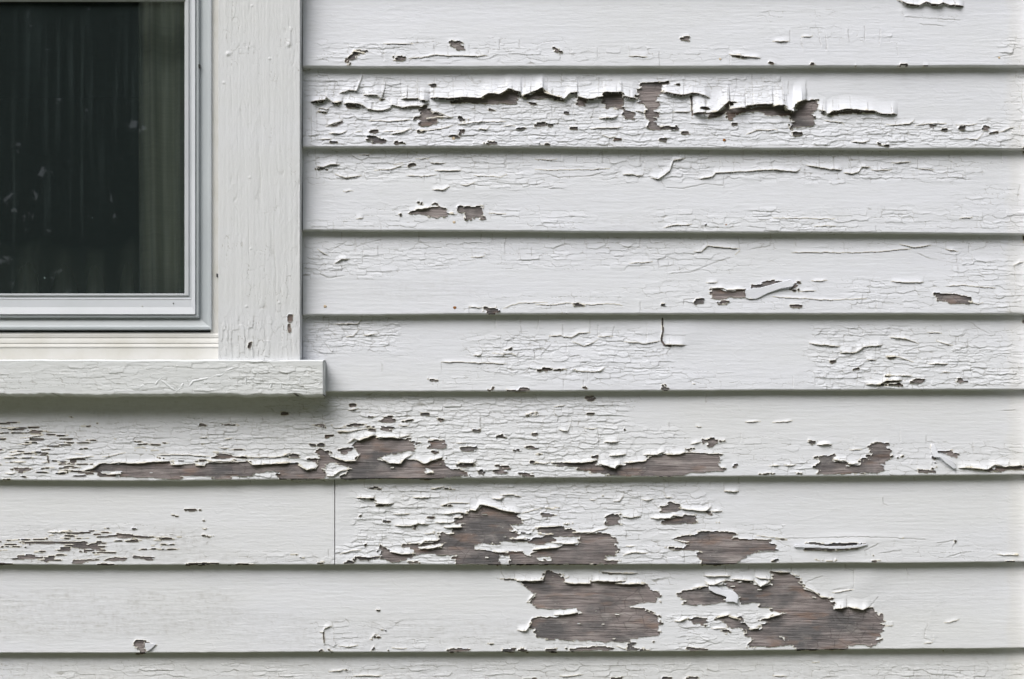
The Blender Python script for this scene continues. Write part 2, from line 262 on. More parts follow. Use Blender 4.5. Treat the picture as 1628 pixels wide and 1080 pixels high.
CUTS = [   # fine splits in the paint
((470,0),[[(427,480),(430,580)],[(568,500),(555,560),(575,545),(560,620)],[(668,505),(672,630)],[(777,500),(779,632)],[(882,500),(878,560),(882,625)],[(1001,495),(1003,632)],[(1118,490),(1130,530),(1155,535)],[(1247,500),(1245,600)],[(1332,510),(1330,545),(1340,588)],[(1458,495),(1458,560)],[(1569,505),(1568,590)],[(188,510),(185,580),(200,630)],[(250,515),(250,570)],[(880,290),(882,350)],[(972,300),(970,355)],[(1105,290),(1105,355)],[(1165,320),(1180,350),(1215,360)],[(1296,255),(1296,310)],[(1422,260),(1422,300)],[(793,680),(790,800)],[(1000,640),(1000,740)],[(100,650),(100,900)],[(130,690),(140,900)],[(165,610),(175,660)],[(560,290),(560,380)],[(735,790),(740,830),(790,840)],[(1140,660),(1140,770)],[(1320,660),(1320,740)],[(1500,640),(1500,720)]]),
((850,0),[[(50,510),(50,590)],[(172,480),(172,560)],[(288,510),(270,590)],[(408,500),(406,590)],[(560,540),(550,600)],[(946,510),(946,570)],[(1022,510),(1022,545)],[(1095,520),(1122,560),(1120,625)],[(1283,490),(1285,560),(1260,640)],[(1240,570),(1238,640)],[(1380,480),(1380,530),(1390,560)],[(1484,560),(1484,600)],[(1573,545),(1573,660)],[(600,300),(605,360),(715,365)],[(793,330),(793,420)],[(110,680),(110,740)],[(255,640),(240,760)],[(380,690),(360,760)],[(460,760),(460,800)],[(880,640),(885,710)],[(780,650),(850,665),(880,700),(878,760)],[(1240,360),(1240,410)],[(235,320),(232,345)],[(398,310),(398,360)],[(960,870),(960,925)],[(700,850),(665,900)]]),
((1228,0),[[(62,520),(62,650)],[(100,520),(100,600)],[(214,520),(212,640)],[(325,640),(325,700)],[(380,640),(380,710)],[(490,620),(492,700)],[(480,190),(490,270)],[(585,170),(588,260)],[(685,190),(680,280)],[(290,190),(310,290)],[(340,230),(345,320)],[(180,250),(195,310)],[(110,200),(112,265)],[(1560,700),(1590,720),(1560,860)],[(1590,520),(1585,620),(1600,680)],[(1540,290),(1525,350),(1420,365)],[(795,310),(800,355)],[(940,155),(1080,165)],[(820,80),(840,110),(1000,120),(1190,130)]]),
((470,230),[[(123,30),(130,120),(133,205)],[(712,40),(712,85)],[(1232,50),(1237,90)],[(1338,60),(1340,150)],[(1442,50),(1445,120)],[(292,560),(292,605)],[(380,600),(382,690)],[(430,650),(430,720)],[(524,650),(524,710)],[(820,190),(820,230)],[(918,195),(920,235)],[(530,480),(545,540)],[(240,500),(240,540)],[(1182,575),(1182,610)],[(1249,570),(1249,610)],[(1330,630),(1330,690)],[(1423,660),(1420,720)],[(1500,660),(1500,710)],[(60,120),(125,100)],[(95,820),(160,825),(210,850),(300,835)],[(40,835),(90,830)],[(80,790),(140,795),(185,755)],[(222,690),(250,660),(320,620)],[(390,650),(430,635),(545,605)],[(1105,1035),(1105,1080)],[(780,560),(785,620),(850,650)]]),
((850,230),[[(170,60),(165,100)],[(268,80),(265,110)],[(360,40),(358,90)],[(430,40),(432,120)],[(672,60),(670,130)],[(700,120),(696,160),(735,165),(735,215)],[(958,45),(955,90),(885,100),(870,150),(820,185)],[(1105,40),(1105,90),(1060,95),(1058,140)],[(1180,100),(1170,180)],[(1270,100),(1262,175)],[(1325,40),(1325,95),(1395,100)],[(1500,95),(1510,160)],[(189,590),(190,640),(130,655)],[(315,615),(335,665),(400,665),(455,640)],[(468,590),(465,630),(470,665)],[(1097,580),(1098,640),(1060,682)],[(1290,590),(1300,630),(1303,670),(1275,705)],[(1500,585),(1500,640),(1470,650),(1380,665)],[(570,650),(640,668),(670,640),(670,590)],[(790,780),(785,730),(845,715),(910,735)],[(845,720),(850,765)],[(790,780),(880,765),(885,735)],[(920,780),(920,800)],[(945,690),(1010,700),(1060,680)],[(870,820),(1000,810),(1150,750),(1240,720)],[(670,1005),(670,1060)],[(945,1015),(948,985),(1015,982)],[(0,190),(90,190),(150,210),(360,200),(430,180)],[(1200,210),(1203,265)],[(800,230),(830,275),(940,280),(1090,250),(1200,262)]]),
((1228,230),[[(297,60),(297,145)],[(390,80),(390,160)],[(480,80),(500,130),(500,180)],[(545,80),(555,120),(570,148)],[(670,120),(668,160)],[(755,120),(755,162)],[(922,100),(925,155)],[(1140,110),(1135,160)],[(148,600),(148,650)],[(455,630),(455,685)],[(1103,630),(1103,670),(1140,680)],[(1250,630),(1248,690)],[(920,690),(1000,725),(1110,745),(1200,760)],[(1170,700),(1180,820)],[(1270,700),(1272,750)],[(900,165),(900,225)],[(205,160),(205,205),(300,210)],[(1455,60),(1460,120)],[(657,520),(660,550)],[(570,960),(570,1010)],[(660,980),(660,1050)],[(70,980),(70,1030)],[(1540,770),(1545,960)],[(1570,260),(1560,330)],[(1300,470),(1300,520)]]),
((470,490),[[(420,45),(420,80),(400,105)],[(215,70),(210,110)],[(130,200),(145,140),(200,130),(260,170)],[(50,215),(120,215),(110,260),(190,300)],[(260,240),(265,285)],[(180,220),(220,270),(240,290)],[(370,210),(400,215),(395,260)],[(1430,70),(1432,120),(1440,165)],[(1268,70),(1268,130)],[(1545,70),(1540,140)],[(1468,190),(1550,225),(1560,270)],[(1305,220),(1305,290)],[(1345,340),(1345,380)],[(548,360),(550,405)],[(925,350),(928,390)],[(1183,310),(1183,350)],[(590,640),(590,670)],[(803,600),(803,630)],[(1175,670),(1175,760)],[(400,640),(410,680)]]),
((850,490),[[(352,70),(352,158)],[(403,110),(402,185)],[(505,120),(490,180)],[(178,110),(180,185)],[(715,100),(708,220)],[(812,65),(815,180),(800,205),(830,238),(960,238)],[(205,235),(205,310),(280,305)],[(235,190),(235,215)],[(100,235),(60,280),(40,300)],[(340,430),(340,460)],[(183,455),(185,490)],[(400,770),(410,860)],[(1088,550),(1088,600)],[(855,730),(858,760)],[(870,240),(840,290),(850,310)],[(1310,800),(1310,850)],[(310,460),(310,500)]]),
((1228,490),[[(575,150),(575,185),(615,200),(618,240)],[(656,250),(655,325)],[(727,380),(722,440)],[(421,450),(430,480)],[(540,430),(535,490)],[(1165,180),(1165,240)],[(1240,200),(1240,250),(1150,275)],[(1280,240),(1330,265),(1385,270),(1400,295),(1510,290)],[(1265,95),(1310,130),(1375,160)],[(840,275),(900,260),(1000,240),(1100,265)],[(130,440),(130,500)],[(977,815),(977,845),(1025,855)],[(810,780),(812,850)],[(1275,860),(1278,920)],[(1165,1000),(1165,1050)],[(518,840),(518,880)],[(870,990),(885,960)],[(1470,650),(1540,648)],[(1200,180),(1215,175),(1225,160)]]),
((380,640),[[(630,505),(610,560),(606,575)],[(800,500),(800,540),(850,545),(905,550),(915,580)],[(1045,590),(1045,620)],[(1217,590),(1220,640)],[(1330,590),(1330,650)],[(1385,590),(1380,620)],[(1505,590),(1515,620)],[(890,670),(893,700)],[(1137,640),(1137,670)],[(912,820),(912,880)],[(955,40),(955,75)],[(1540,90),(1540,180)],[(190,140),(190,170)],[(420,180),(420,230)],[(462,190),(462,230)],[(530,80),(530,200)],[(890,900),(892,975)],[(1470,650),(1470,690)],[(570,940),(570,980)]]),
((760,740),[[(1185,130),(1185,170),(1200,205)],[(1035,190),(1035,260)],[(1060,260),(1090,290),(1090,335)],[(905,310),(905,375)],[(1010,520),(1010,560)],[(1160,570),(1200,590),(1205,620)],[(1310,540),(1315,620)],[(1100,150),(1185,170)],[(20,190),(0,200)],[(148,645),(150,690),(170,720)],[(722,700),(722,745)],[(1065,705),(1063,750)],[(1435,680),(1440,710)],[(945,700),(945,735)],[(1570,640),(1570,670)],[(150,215),(148,250)],[(1565,120),(1565,165)],[(1300,60),(1290,60)]]),
((1100,740),[[(213,640),(213,690)],[(360,640),(360,670),(300,670)],[(297,80),(297,120)],[(505,640),(502,720)],[(630,640),(635,680)],[(975,630),(972,655),(1025,665),(1028,785),(905,792)],[(720,750),(740,735),(830,705)],[(980,850),(985,900)],[(1360,650),(1378,705)],[(1410,75),(1415,100)],[(500,470),(620,465),(1100,455),(1230,460),(1480,470)],[(1215,210),(1218,245),(1240,255)],[(1180,500),(1150,520),(1100,540),(1110,570)],[(1200,560),(1250,550),(1330,540)],[(75,680),(75,705)],[(400,670),(395,700)],[(1495,1020),(1480,1080)],[(1217,1018),(1240,1020)],[(1130,900),(1180,840)]]),
((400,810),[[(525,760),(522,860)],[(470,860),(470,900)],[(740,1030),(740,1050)],[(640,1040),(635,1080)],[(460,785),(462,845)],[(600,700),(620,720)],[(300,995),(360,990)]]),
((1228,810),[[(988,730),(968,790),(966,820),(1018,835),(1022,815)],[(1060,1010),(1040,1060)],[(1145,240),(1160,215)],[(1050,215),(1150,198)],[(1120,298),(1260,268)],[(515,380),(515,500),(390,512)],[(460,350),(460,378)]]),
]

LIPS = [   # hanging lower edges of loosened paint: (edge, lift in mm, reach in px)
((470,0),[
 ([(135,720),(150,690),(200,702),(215,690)],1.8,9),([(100,655),(185,652)],2.2,14),([(305,665),(420,672)],2.4,14),([(220,855),(300,850),(330,830)],1.6,8),([(150,890),(230,892)],1.2,6),([(600,860),(690,842),(735,822)],1.3,7),([(830,760),(930,750),(1000,752)],1.2,7),([(1030,800),(1180,778),(1340,776)],.9,6),([(1160,820),(1210,830),(1240,800)],1.4,7),([(1320,805),(1400,805)],.9,5),
 ([(95,655),(190,645),(200,630),(235,660),(265,662),(300,645)],3.0,16),([(310,662),(400,672),(430,680),(460,700),(545,710),(605,690),(610,672),(680,690),(720,684),(800,685),(850,660)],2.6,18),
 ([(430,610),(520,610),(545,640),(575,545)],2.6,26),([(670,632),(780,632),(800,645),(830,652),(850,640)],2.8,34),
 ([(855,628),(1000,635),(1085,628),(1182,635),(1225,605),(1290,610),(1335,590),(1350,575),(1430,592),(1440,622),(1500,592),(1568,572),(1600,600)],3.6,30),
 ([(275,600),(340,582),(390,585),(428,480)],2.4,18),([(555,282),(750,284)],.9,9),([(720,375),(800,368),(885,352),(965,358),(1220,360)],1.0,9),([(328,375),(370,335),(438,345)],.8,7),
 ([(190,810),(280,775),(300,765)],1.2,10),([(210,852),(295,855)],1.0,7),([(140,708),(200,716),(215,690)],1.6,8),([(560,840),(700,835),(735,820)],.9,6),([(790,838),(930,822),(1000,800)],.8,6),([(380,845),(425,840)],1.,6),([(460,770),(600,775),(730,765)],.8,6),([(860,712),(910,720),(990,752)],1.1,9)]),
((850,0),[
 ([(0,587),(50,575),(60,600),(190,640),(225,600),(270,595),(275,625),(330,638),(435,625),(437,598),(550,595),(560,620),(640,635),(655,640)],3.6,30),
 ([(800,590),(930,612),(990,600),(1040,600),(1115,627)],3.0,28),
 ([(1005,728),(1100,725),(1160,718),(1232,655),(1238,706),(1335,695),(1345,678),(1510,670),(1515,688),(1580,682),(1600,690)],4.4,42),
 ([(1240,352),(1360,365),(1440,375)],1.6,10),([(410,758),(500,755),(535,735)],2.0,10),([(350,820),(520,815),(560,812)],1.,8),([(430,860),(470,878),(520,870)],1.0,8),
 ([(640,712),(700,720),(712,690)],1.6,14),([(880,712),(995,712)],1.,8),([(600,360),(715,365),(720,390)],.7,8),([(1345,858),(1410,832),(1540,828)],.9,7),([(1530,268),(1600,268)],.9,8)]),
((1228,0),[
 ([(0,688),(70,685),(90,710),(130,722),(135,680),(165,660),(220,638)],4.4,42),([(285,640),(290,700),(330,715),(345,735),(380,710),(495,702),(575,713),(640,712),(690,728),(795,732)],2.8,26),
 ([(720,790),(760,798),(870,792),(905,765)],1.0,7),([(905,800),(990,790),(1110,790)],.9,7),([(790,6),(850,33),(930,38),(965,20),(1000,35),(1050,42),(1080,25),(1120,40),(1165,42),(1215,46)],3.0,16),
 ([(0,268),(108,265),(110,205)],1.0,10),([(180,238),(240,238),(258,228)],1.,7),([(500,905),(570,912),(620,900)],1.2,7),([(330,772),(440,780),(460,800)],.9,7),([(1440,848),(1490,825),(1540,810)],1.2,8),([(1230,885),(1300,890),(1340,850)],1.,7),([(1165,795),(1230,800),(1300,792)],.9,6)]),
((470,230),[
 ([(130,140),(180,150),(220,132),(285,128)],2.2,14),([(400,72),(470,68),(500,30)],1.0,8),([(855,120),(955,122)],1.2,8),([(885,168),(1050,168),(1060,140)],1.1,8),([(620,135),(680,120)],.8,7),([(760,95),(850,90)],.8,7),
 ([(250,190),(320,215),(390,205),(420,200)],1.1,9),([(870,290),(940,292),(985,265)],1.6,10),([(757,415),(830,408),(860,395)],1.6,10),([(385,478),(430,470)],1.6,12),([(245,765),(290,735),(345,732)],1.6,11),
 ([(1045,262),(1090,262),(1140,245)],1.1,7),([(140,665),(175,692),(205,708)],1.5,10),([(1115,720),(1200,715),(1205,690)],.8,8),([(300,300),(370,300)],1.,6),([(500,165),(610,160),(690,130)],.7,7),([(1100,1035),(1190,1040)],1.0,8),([(1320,1045),(1420,1010),(1600,1008)],.5,6),
 ([(700,200),(800,205),(900,195)],.7,6),([(980,445),(1025,448)],1.1,9),([(1130,200),(1230,205),(1300,208),(1345,190)],.7,6),([(1230,440),(1340,442)],.7,6)]),
((850,230),[
 ([(555,192),(620,190),(650,202),(690,195),(700,160)],1.5,13),([(735,215),(790,222),(860,170),(880,105),(955,90)],1.6,14),([(1045,220),(1130,205),(1150,182),(1220,180),(1500,162),(1590,168)],1.3,10),
 ([(1010,685),(1060,682),(1100,645),(1200,660),(1300,665)],1.2,14),([(1275,705),(1305,680)],.8,8),([(1090,880),(1165,878)],1.3,8),([(1340,980),(1405,985)],1.6,10),([(1115,912),(1200,918),(1220,930),(1330,920)],1.2,8),
 ([(600,758),(720,750),(750,745)],.7,8),([(0,1018),(130,1020),(210,1010),(245,1012)],.6,6),([(300,1020),(500,1015),(560,1025)],.6,6),([(820,535),(880,515),(950,512),(1000,510)],1.0,7),([(0,95),(130,100),(145,90)],.6,7),([(0,160),(150,165),(350,160),(480,155)],.5,6)]),
((1228,230),[
 ([(0,162),(78,168),(150,175),(180,155)],1.2,9),([(215,135),(295,145),(345,158),(445,165)],1.6,12),([(450,185),(500,188),(545,180),(570,145),(625,150)],1.2,12),([(625,165),(750,165)],.8,9),([(925,155),(1030,165)],.9,9),
 ([(760,122),(880,110)],.8,6),([(750,870),(820,878),(900,878),(960,875)],1.2,8),([(245,868),(350,868)],.9,7),([(120,690),(300,688),(540,690),(700,680),(880,665)],.6,8),([(0,970),(100,975),(350,990),(600,985)],.6,6),([(805,635),(900,655),(1010,640)],.9,8),
 ([(1100,665),(1180,680)],.9,8),([(1190,470),(1275,465)],1.2,7),([(1530,770),(1600,745)],1.3,8),([(170,935),(280,930)],.7,7),([(1240,1000),(1310,1018),(1340,1005)],.8,8),([(260,520),(400,518)],.7,7),([(0,470),(160,470),(400,475)],.5,6),([(1100,900),(1200,895),(1420,915)],.6,7)]),
((470,490),[
 ([(240,105),(310,102),(395,108),(420,75)],1.2,8),([(430,180),(520,165)],1.0,7),([(925,345),(1040,347),(1180,352),(1340,355)],.9,8),([(1130,305),(1180,300),(1195,258)],1.3,10),([(1250,290),(1400,298)],.8,7),([(320,185),(370,180),(405,140)],1.0,8),
 ([(360,245),(430,280),(480,270)],.0,5),([(340,655),(400,648)],1.4,9),([(1455,680),(1530,665)],1.,6)]),
((850,490),[
 ([(90,178),(170,175),(180,185),(235,188),(280,162),(355,158)],1.1,10),([(240,215),(315,245),(400,205)],.8,9),([(400,185),(500,180)],.9,10),([(570,215),(705,228),(800,212)],1.3,14),([(830,235),(960,238)],2.4,16),
 ([(270,405),(410,408),(450,380)],1.1,8),([(440,855),(540,852)],2.4,12),([(475,940),(540,938),(585,930)],2.2,9),([(690,935),(780,932),(830,915)],2.2,9),([(835,935),(915,932),(965,915)],2.2,10),([(180,985),(280,985),(395,970)],1.8,9),([(405,990),(510,1020),(520,1000),(560,998)],2.8,14),
 ([(150,775),(210,785),(230,740)],1.6,9),([(120,628),(195,620)],1.2,5),([(990,870),(1060,850)],1.3,9),([(320,768),(400,768)],.8,6),([(1020,755),(1065,758)],1.2,8),([(1335,725),(1440,722)],.9,5),([(1000,485),(1025,488)],1.6,6),([(560,985),(640,982),(710,972)],1.2,8),([(0,985),(60,990),(100,980)],1.2,7),([(1490,1005),(1560,1005)],.9,5)]),
((1228,490),[
 ([(230,225),(330,238),(430,245)],1.6,9),([(430,285),(530,285),(580,250),(650,242),(700,238)],2.0,14),([(595,330),(660,332)],1.6,14),([(745,188),(845,200),(930,225)],1.2,8),([(980,158),(1080,160)],1.0,5),([(990,355),(1115,358)],1.6,7),
 ([(1070,432),(1080,405),(1130,410)],1.,6),([(590,488),(680,485),(720,462),(825,462)],2.6,13),([(720,428),(830,432),(890,432)],1.1,8),([(280,870),(380,868)],2.2,7),([(485,905),(570,903)],.9,5),([(1180,1018),(1280,1018),(1370,1028),(1410,1000),(1480,1012),(1520,1005),(1600,1000)],2.2,14),
 ([(400,925),(395,928)],1.,6),([(380,965),(465,972),(480,992),(555,990)],1.6,10),([(715,308),(790,312),(900,345)],.9,6),([(1040,210),(1150,240)],.9,7),([(0,730),(130,718)],.9,6),([(70,1002),(120,1005),(150,1000)],1.3,5),([(0,1005),(45,1003)],1.3,5)]),
((0,620),[
 ([(0,245),(60,248),(120,240)],1.3,5),([(50,418),(150,402)],1.2,5),([(20,438),(90,430)],1.2,5),([(95,460),(160,462)],1.2,6),([(265,465),(305,462)],1.6,8),([(30,535),(105,530)],1.2,6),([(420,440),(520,430),(600,425)],1.,6),([(540,410),(480,405)],.9,5),
 ([(110,350),(205,345)],1.,5),([(650,430),(800,400)],.7,5),([(700,470),(760,465),(900,468),(985,458),(1090,455)],1.5,8),([(1090,480),(1165,475)],2.2,8),([(1240,480),(1305,482)],2.,8),([(1320,460),(1420,455),(1520,460)],1.5,8),([(700,538),(770,538)],1.8,6),
 ([(1000,415),(1150,415),(1340,425)],1.0,6),([(1500,425),(1590,425)],1.2,6),([(1390,370),(1460,375)],1.0,4),([(1430,312),(1480,308)],.9,4),([(1270,305),(1325,300)],1.0,6),([(520,515),(590,500),(640,470)],1.4,8),([(370,530),(430,525)],1.2,6),([(130,310),(280,290)],.7,5),([(305,908),(440,902)],1.2,5),([(975,940),(1050,935)],1.,4)]),
((380,640),[
 ([(0,345),(60,350),(230,352),(280,340),(335,320)],1.5,8),([(50,370),(85,400),(160,395),(250,388),(320,385)],2.6,12),([(375,400),(430,430),(490,415),(505,360)],2.2,12),([(575,318),(590,350),(680,375),(745,375),(775,325)],2.4,16),([(545,420),(560,470),(600,470),(640,440),(700,430)],1.8,12),
 ([(690,265),(735,235),(765,248),(870,205)],2.6,14),([(870,225),(960,220),(1010,228),(1090,210)],2.0,12),([(895,355),(960,385),(1030,390),(1060,355),(1105,335)],2.0,12),([(1120,365),(1180,392),(1230,370),(1300,348)],2.4,13),([(1390,385),(1490,388),(1510,375)],2.0,10),
 ([(690,55),(760,45)],1.6,7),([(615,165),(680,160),(690,128)],1.,6),([(620,185),(700,190),(850,160)],1.,8),([(1015,145),(1080,150)],1.2,6),([(1380,265),(1445,262),(1450,230)],1.3,8),([(1185,450),(1240,450)],1.4,7),
 ([(745,610),(855,608),(870,580)],2.4,9),([(855,635),(900,648),(985,645)],2.4,14),([(1105,608),(1215,605)],1.5,6),([(980,712),(1090,712)],1.4,7),([(990,785),(1095,788),(1140,770),(1210,775)],1.8,14),([(1220,555),(1310,535)],1.6,6),
 ([(1280,662),(1340,640),(1470,645)],1.2,7),([(1300,712),(1400,700),(1460,710)],1.5,9),([(1250,765),(1370,765)],1.6,9),([(1365,735),(1410,732)],1.6,7),([(1300,795),(1420,795)],2.0,7),([(1180,835),(1250,832)],1.,6),([(1335,838),(1370,838)],1.5,5),([(1080,898),(1160,896),(1185,880),(1268,880)],1.6,8),
 ([(1140,930),(1215,930),(1295,915)],1.8,7),([(960,950),(1035,965),(1115,965)],2.0,9),([(640,968),(720,945),(780,942)],.9,5),([(1465,685),(1505,690),(1530,650),(1600,660)],2.2,12)]),
((760,740),[
 ([(40,255),(90,268),(200,298),(270,305)],2.4,12),([(85,215),(140,215),(175,198)],2.0,8),([(140,188),(225,190),(275,200)],1.2,6),([(710,218),(750,222)],1.2,6),([(860,228),(900,228),(930,185)],1.6,9),([(915,325),(975,332),(1035,325),(1048,260)],2.0,18),([(1040,215),(1080,225),(1115,215)],1.4,8),
 ([(1095,338),(1220,338),(1240,318),(1300,328)],2.0,9),([(1275,272),(1380,290),(1445,292),(1485,265)],2.2,8),([(1480,292),(1555,295)],1.4,6),([(375,395),(440,390),(525,385)],1.3,7),([(470,490),(560,500),(640,495)],1.8,8),([(350,540),(440,528),(520,522)],1.8,6),([(210,465),(310,468)],1.6,6),([(380,440),(480,438)],1.4,5),
 ([(95,545),(130,555),(190,550)],1.,6),([(920,575),(975,555),(1080,560)],1.2,6),([(940,515),(1000,515)],.9,4),([(1250,478),(1345,490)],1.4,7),([(1410,548),(1425,555)],1.,5),([(1180,172),(1195,210),(1235,205)],1.2,7),([(1565,168),(1600,168)],1.4,8),([(600,430),(720,425),(825,402)],1.0,7),([(280,305),(410,270)],.5,5)]),
((780,810),[
 ([(150,445),(165,452),(260,455),(335,452),(350,400)],2.4,15),([(465,440),(480,440),(505,425)],1.8,9),([(465,465),(520,472),(635,472),(645,430)],2.4,15),([(650,455),(780,458),(860,455),(865,425)],2.8,15),([(790,472),(860,475),(980,475)],2.2,10),([(705,400),(760,405),(940,408)],1.6,8),
 ([(400,670),(480,670),(560,655),(560,630)],2.4,9),([(235,588),(285,535)],1.8,9),([(170,770),(225,775),(265,720)],2.2,12),([(1165,712),(1200,710),(1255,688)],1.8,7),([(1280,505),(1370,490)],1.5,8),([(1355,425),(1525,428)],1.8,7),([(1360,475),(1400,485),(1490,455)],2.4,12),([(1400,758),(1500,760)],1.,5),([(1440,690),(1530,668)],1.3,7),([(800,870),(870,895)],1.2,6),
 ([(440,1060),(480,1062),(590,1050)],1.,6)]),
((1100,740),[
 ([(75,705),(245,708)],1.8,7),([(80,740),(110,760),(190,760),(215,730)],2.4,10),([(250,725),(400,735)],2.2,9),([(395,735),(430,772),(500,735)],3.0,16),([(400,710),(430,720),(500,722),(505,670)],2.6,13),([(510,678),(625,680)],1.8,7),([(635,680),(650,703),(685,705)],1.6,9),([(700,770),(770,800),(820,840),(885,845)],1.3,10),
 ([(905,912),(985,902)],3.0,16),([(985,900),(1080,920),(1132,900)],3.0,18),([(890,810),(1028,790)],1.0,6),([(230,962),(310,985)],1.,7),([(455,975),(540,955),(585,938)],2.0,9),([(360,1042),(420,1040),(440,1015)],1.6,9),([(205,170),(300,168)],1.8,9),([(410,450),(600,468)],.6,6),([(1240,1020),(1280,1022)],.5,7)]),
((400,810),[([(430,780),(455,785),(465,760),(510,745)],1.8,9),([(750,835),(785,795),(805,800)],1.3,7),([(550,870),(620,878),(680,868)],.8,6),([(890,882),(990,885)],.7,4),([(490,1035),(600,1020)],1.0,5),([(650,1062),(740,1055),(830,1060)],1.0,6)]),
((1228,810),[([(1090,722),(1130,718),(1190,700)],1.0,7),([(960,852),(1020,845),(1025,820)],.7,6),([(250,975),(300,970)],1.0,5),([(0,1060),(90,1060)],1.0,5),([(1425,290),(1570,290)],.9,5)]),
]

# areas where the paint is crazed: x0, y0, x1, y1, strength
CRAZE = [
 (495,62,900,103,.34),(900,72,1200,103,.30),(1195,10,1330,75,.22),(1270,38,1450,72,.25),(1600,60,1640,104,.5),(1430,12,1530,40,.25),
 (482,112,520,232,.5),(500,125,900,232,.92),(850,125,1250,235,.85),(1228,180,1420,236,.85),(1400,190,1640,236,.70),(1600,112,1640,236,.45),
 (482,240,700,290,.62),(680,240,900,302,.55),(850,240,1250,292,.42),(1200,240,1560,290,.45),(1190,330,1640,370,.46),(1030,335,1200,369,.40),
 (850,335,960,368,.35),(482,350,640,367,.38),(560,325,870,366,.28),(720,285,880,300,.4),(1540,295,1640,370,.42),
 (482,375,620,445,.42),(580,375,1250,428,.36),(1020,395,1170,436,.42),(1228,375,1470,405,.30),(1490,378,1640,500,.38),(1000,440,1640,500,.32),(900,460,1010,500,.3),(720,468,900,500,.30),
 (482,505,640,565,.62),(740,525,1075,600,.50),(860,590,1250,618,.28),(660,595,820,620,.25),(1285,520,1640,618,.60),(1228,592,1330,618,.3),
 (-60,672,330,765,.50),(260,665,480,765,.60),(440,630,1000,762,.72),(850,675,1080,757,.45),(1080,690,1250,757,.25),(1228,700,1640,757,.36),
 (-60,835,340,897,.26),(380,872,531,897,.30),(533,860,760,897,.62),(560,770,900,897,.60),(700,765,1160,830,.55),(860,830,1250,897,.42),(1350,858,1640,895,.18),(1060,765,1180,795,.4),
 (780,903,1130,935,.22),(980,905,1110,930,.3),(1070,905,1330,960,.25),(1070,975,1200,1032,.55),(495,985,640,1036,.30),(600,1015,1100,1036,.30),
 (-60,1052,1640,1100,.42)]
DIRT = [(-60,940,380,1016,.15),(380,975,560,1034,.10),(560,985,1000,1034,.13),(-60,840,340,897,.16),(1180,905,1640,960,.03),(300,880,531,897,.10),(1300,950,1500,990,.06),(-60,1045,1640,1100,.10),(-60,630,520,700,.08),(960,340,1040,366,.10),(1320,332,1350,352,.12),(590,440,760,475,.06),(480,112,1640,122,.08),(900,1034,1640,1060,.10)]
# areas where it has broken into fine threads along the grain
STREAK = [(-60,662,170,760,.62),(0,700,420,765,.45),(-60,840,175,897,.75),(150,845,300,897,.45),(240,795,340,850,.18),(380,872,531,897,.25),(500,655,700,690,.3),(-60,1055,900,1100,.2)]

# ------------------------------------------------------------------ occupancy of bare wood, 2 samples per pixel
MX0, MY0, MR = -20.0, -20.0, 2
MWD, MHT = (1650 + 20) * MR, (1110 + 20) * MR
def fillpoly(img, pts, val):
    p = np.array(pts, float)
    i0 = max(int((p[:,0].min() - MX0) * MR) - 1, 0); i1 = min(int((p[:,0].max() - MX0) * MR) + 2, MWD)
    j0 = max(int((p[:,1].min() - MY0) * MR) - 1, 0); j1 = min(int((p[:,1].max() - MY0) * MR) + 2, MHT)
    if i1 <= i0 or j1 <= j0: return
    xs = (np.arange(i0, i1) + .5) / MR + MX0; ys = (np.arange(j0, j1) + .5) / MR + MY0
    X, Y = np.meshgrid(xs, ys); ins = np.zeros(X.shape, bool)
    for k in range(len(p)):
        x0, y0 = p[k]; x1, y1 = p[(k + 1) % len(p)]
        if y0 == y1: continue
        c = ((y0 > Y) != (y1 > Y)) & (X < (x1 - x0) * (Y - y0) / (y1 - y0) + x0)
        ins ^= c
    img[j0:j1, i0:i1][ins] = val
OCC = np.zeros((MHT, MWD), np.float32); OCT = OCC.copy()      # OCT: thin cracks, kept exactly where they run
for src, val in ((BARE, 1.), (KEEP, 0.)):
    for (ox, oy), polys in src:
        for pl in polys:
            us = [p[0] for p in pl]; thin = (max(us) - min(us) < 18) or (ox, oy) in ((200, 380), (0, 0)) or (max(us) - min(us) < 85 and max(p[1] for p in pl) - min(p[1] for p in pl) > 90)
            fillpoly(OCT if thin else OCC, [(ox + u / 4, oy + v / 4) for u, v in pl], val)
for ax in (0, 1): OCT = (np.roll(OCT, 1, ax) + 2 * OCT + np.roll(OCT, -1, ax)) / 4
OCT = np.clip(OCT * 1.3, 0, 1)
for ax in (0, 1): OCC = (np.roll(OCC, 1, ax) + 4 * OCC + np.roll(OCC, -1, ax)) / 6
def occ(x, y, OCC=None):
    OCC = globals()['OCC'] if OCC is None else OCC
    fx = np.clip((x - MX0) * MR - .5, 0, MWD - 2); fy = np.clip((y - MY0) * MR - .5, 0, MHT - 2)
    i = fx.astype(int); j = fy.astype(int); a = fx - i; b = fy - j
    return (OCC[j, i] * (1 - a) + OCC[j, i + 1] * a) * (1 - b) + (OCC[j + 1, i] * (1 - a) + OCC[j + 1, i + 1] * a) * b
def density(lst, X, Y, m=16.0):
    D = np.zeros(X.shape)
    jx = X + 70 * (fbm(X, Y, 60, 24, 91) - .5); jy = Y + 12 * (vn(X, Y, 34, 16, 92) - .5)
    for x0, y0, x1, y1, s in lst:
        if x0 - 60 > X.max() or x1 + 60 < X.min() or y0 - 12 > Y.max() or y1 + 12 < Y.min(): continue
        D = np.maximum(D, s * sstep(-m * 1.6, m * 1.2, jx - x0) * sstep(-m * 1.6, m * 1.2, x1 - jx) * sstep(-m * .5, m * .5, jy - y0) * sstep(-m * .5, m * .5, y1 - jy))
    return D
ALL_CUTS = [[(ox + u / 4, oy + v / 4) for u, v in pts] for (ox, oy), l in CUTS for pts in l]
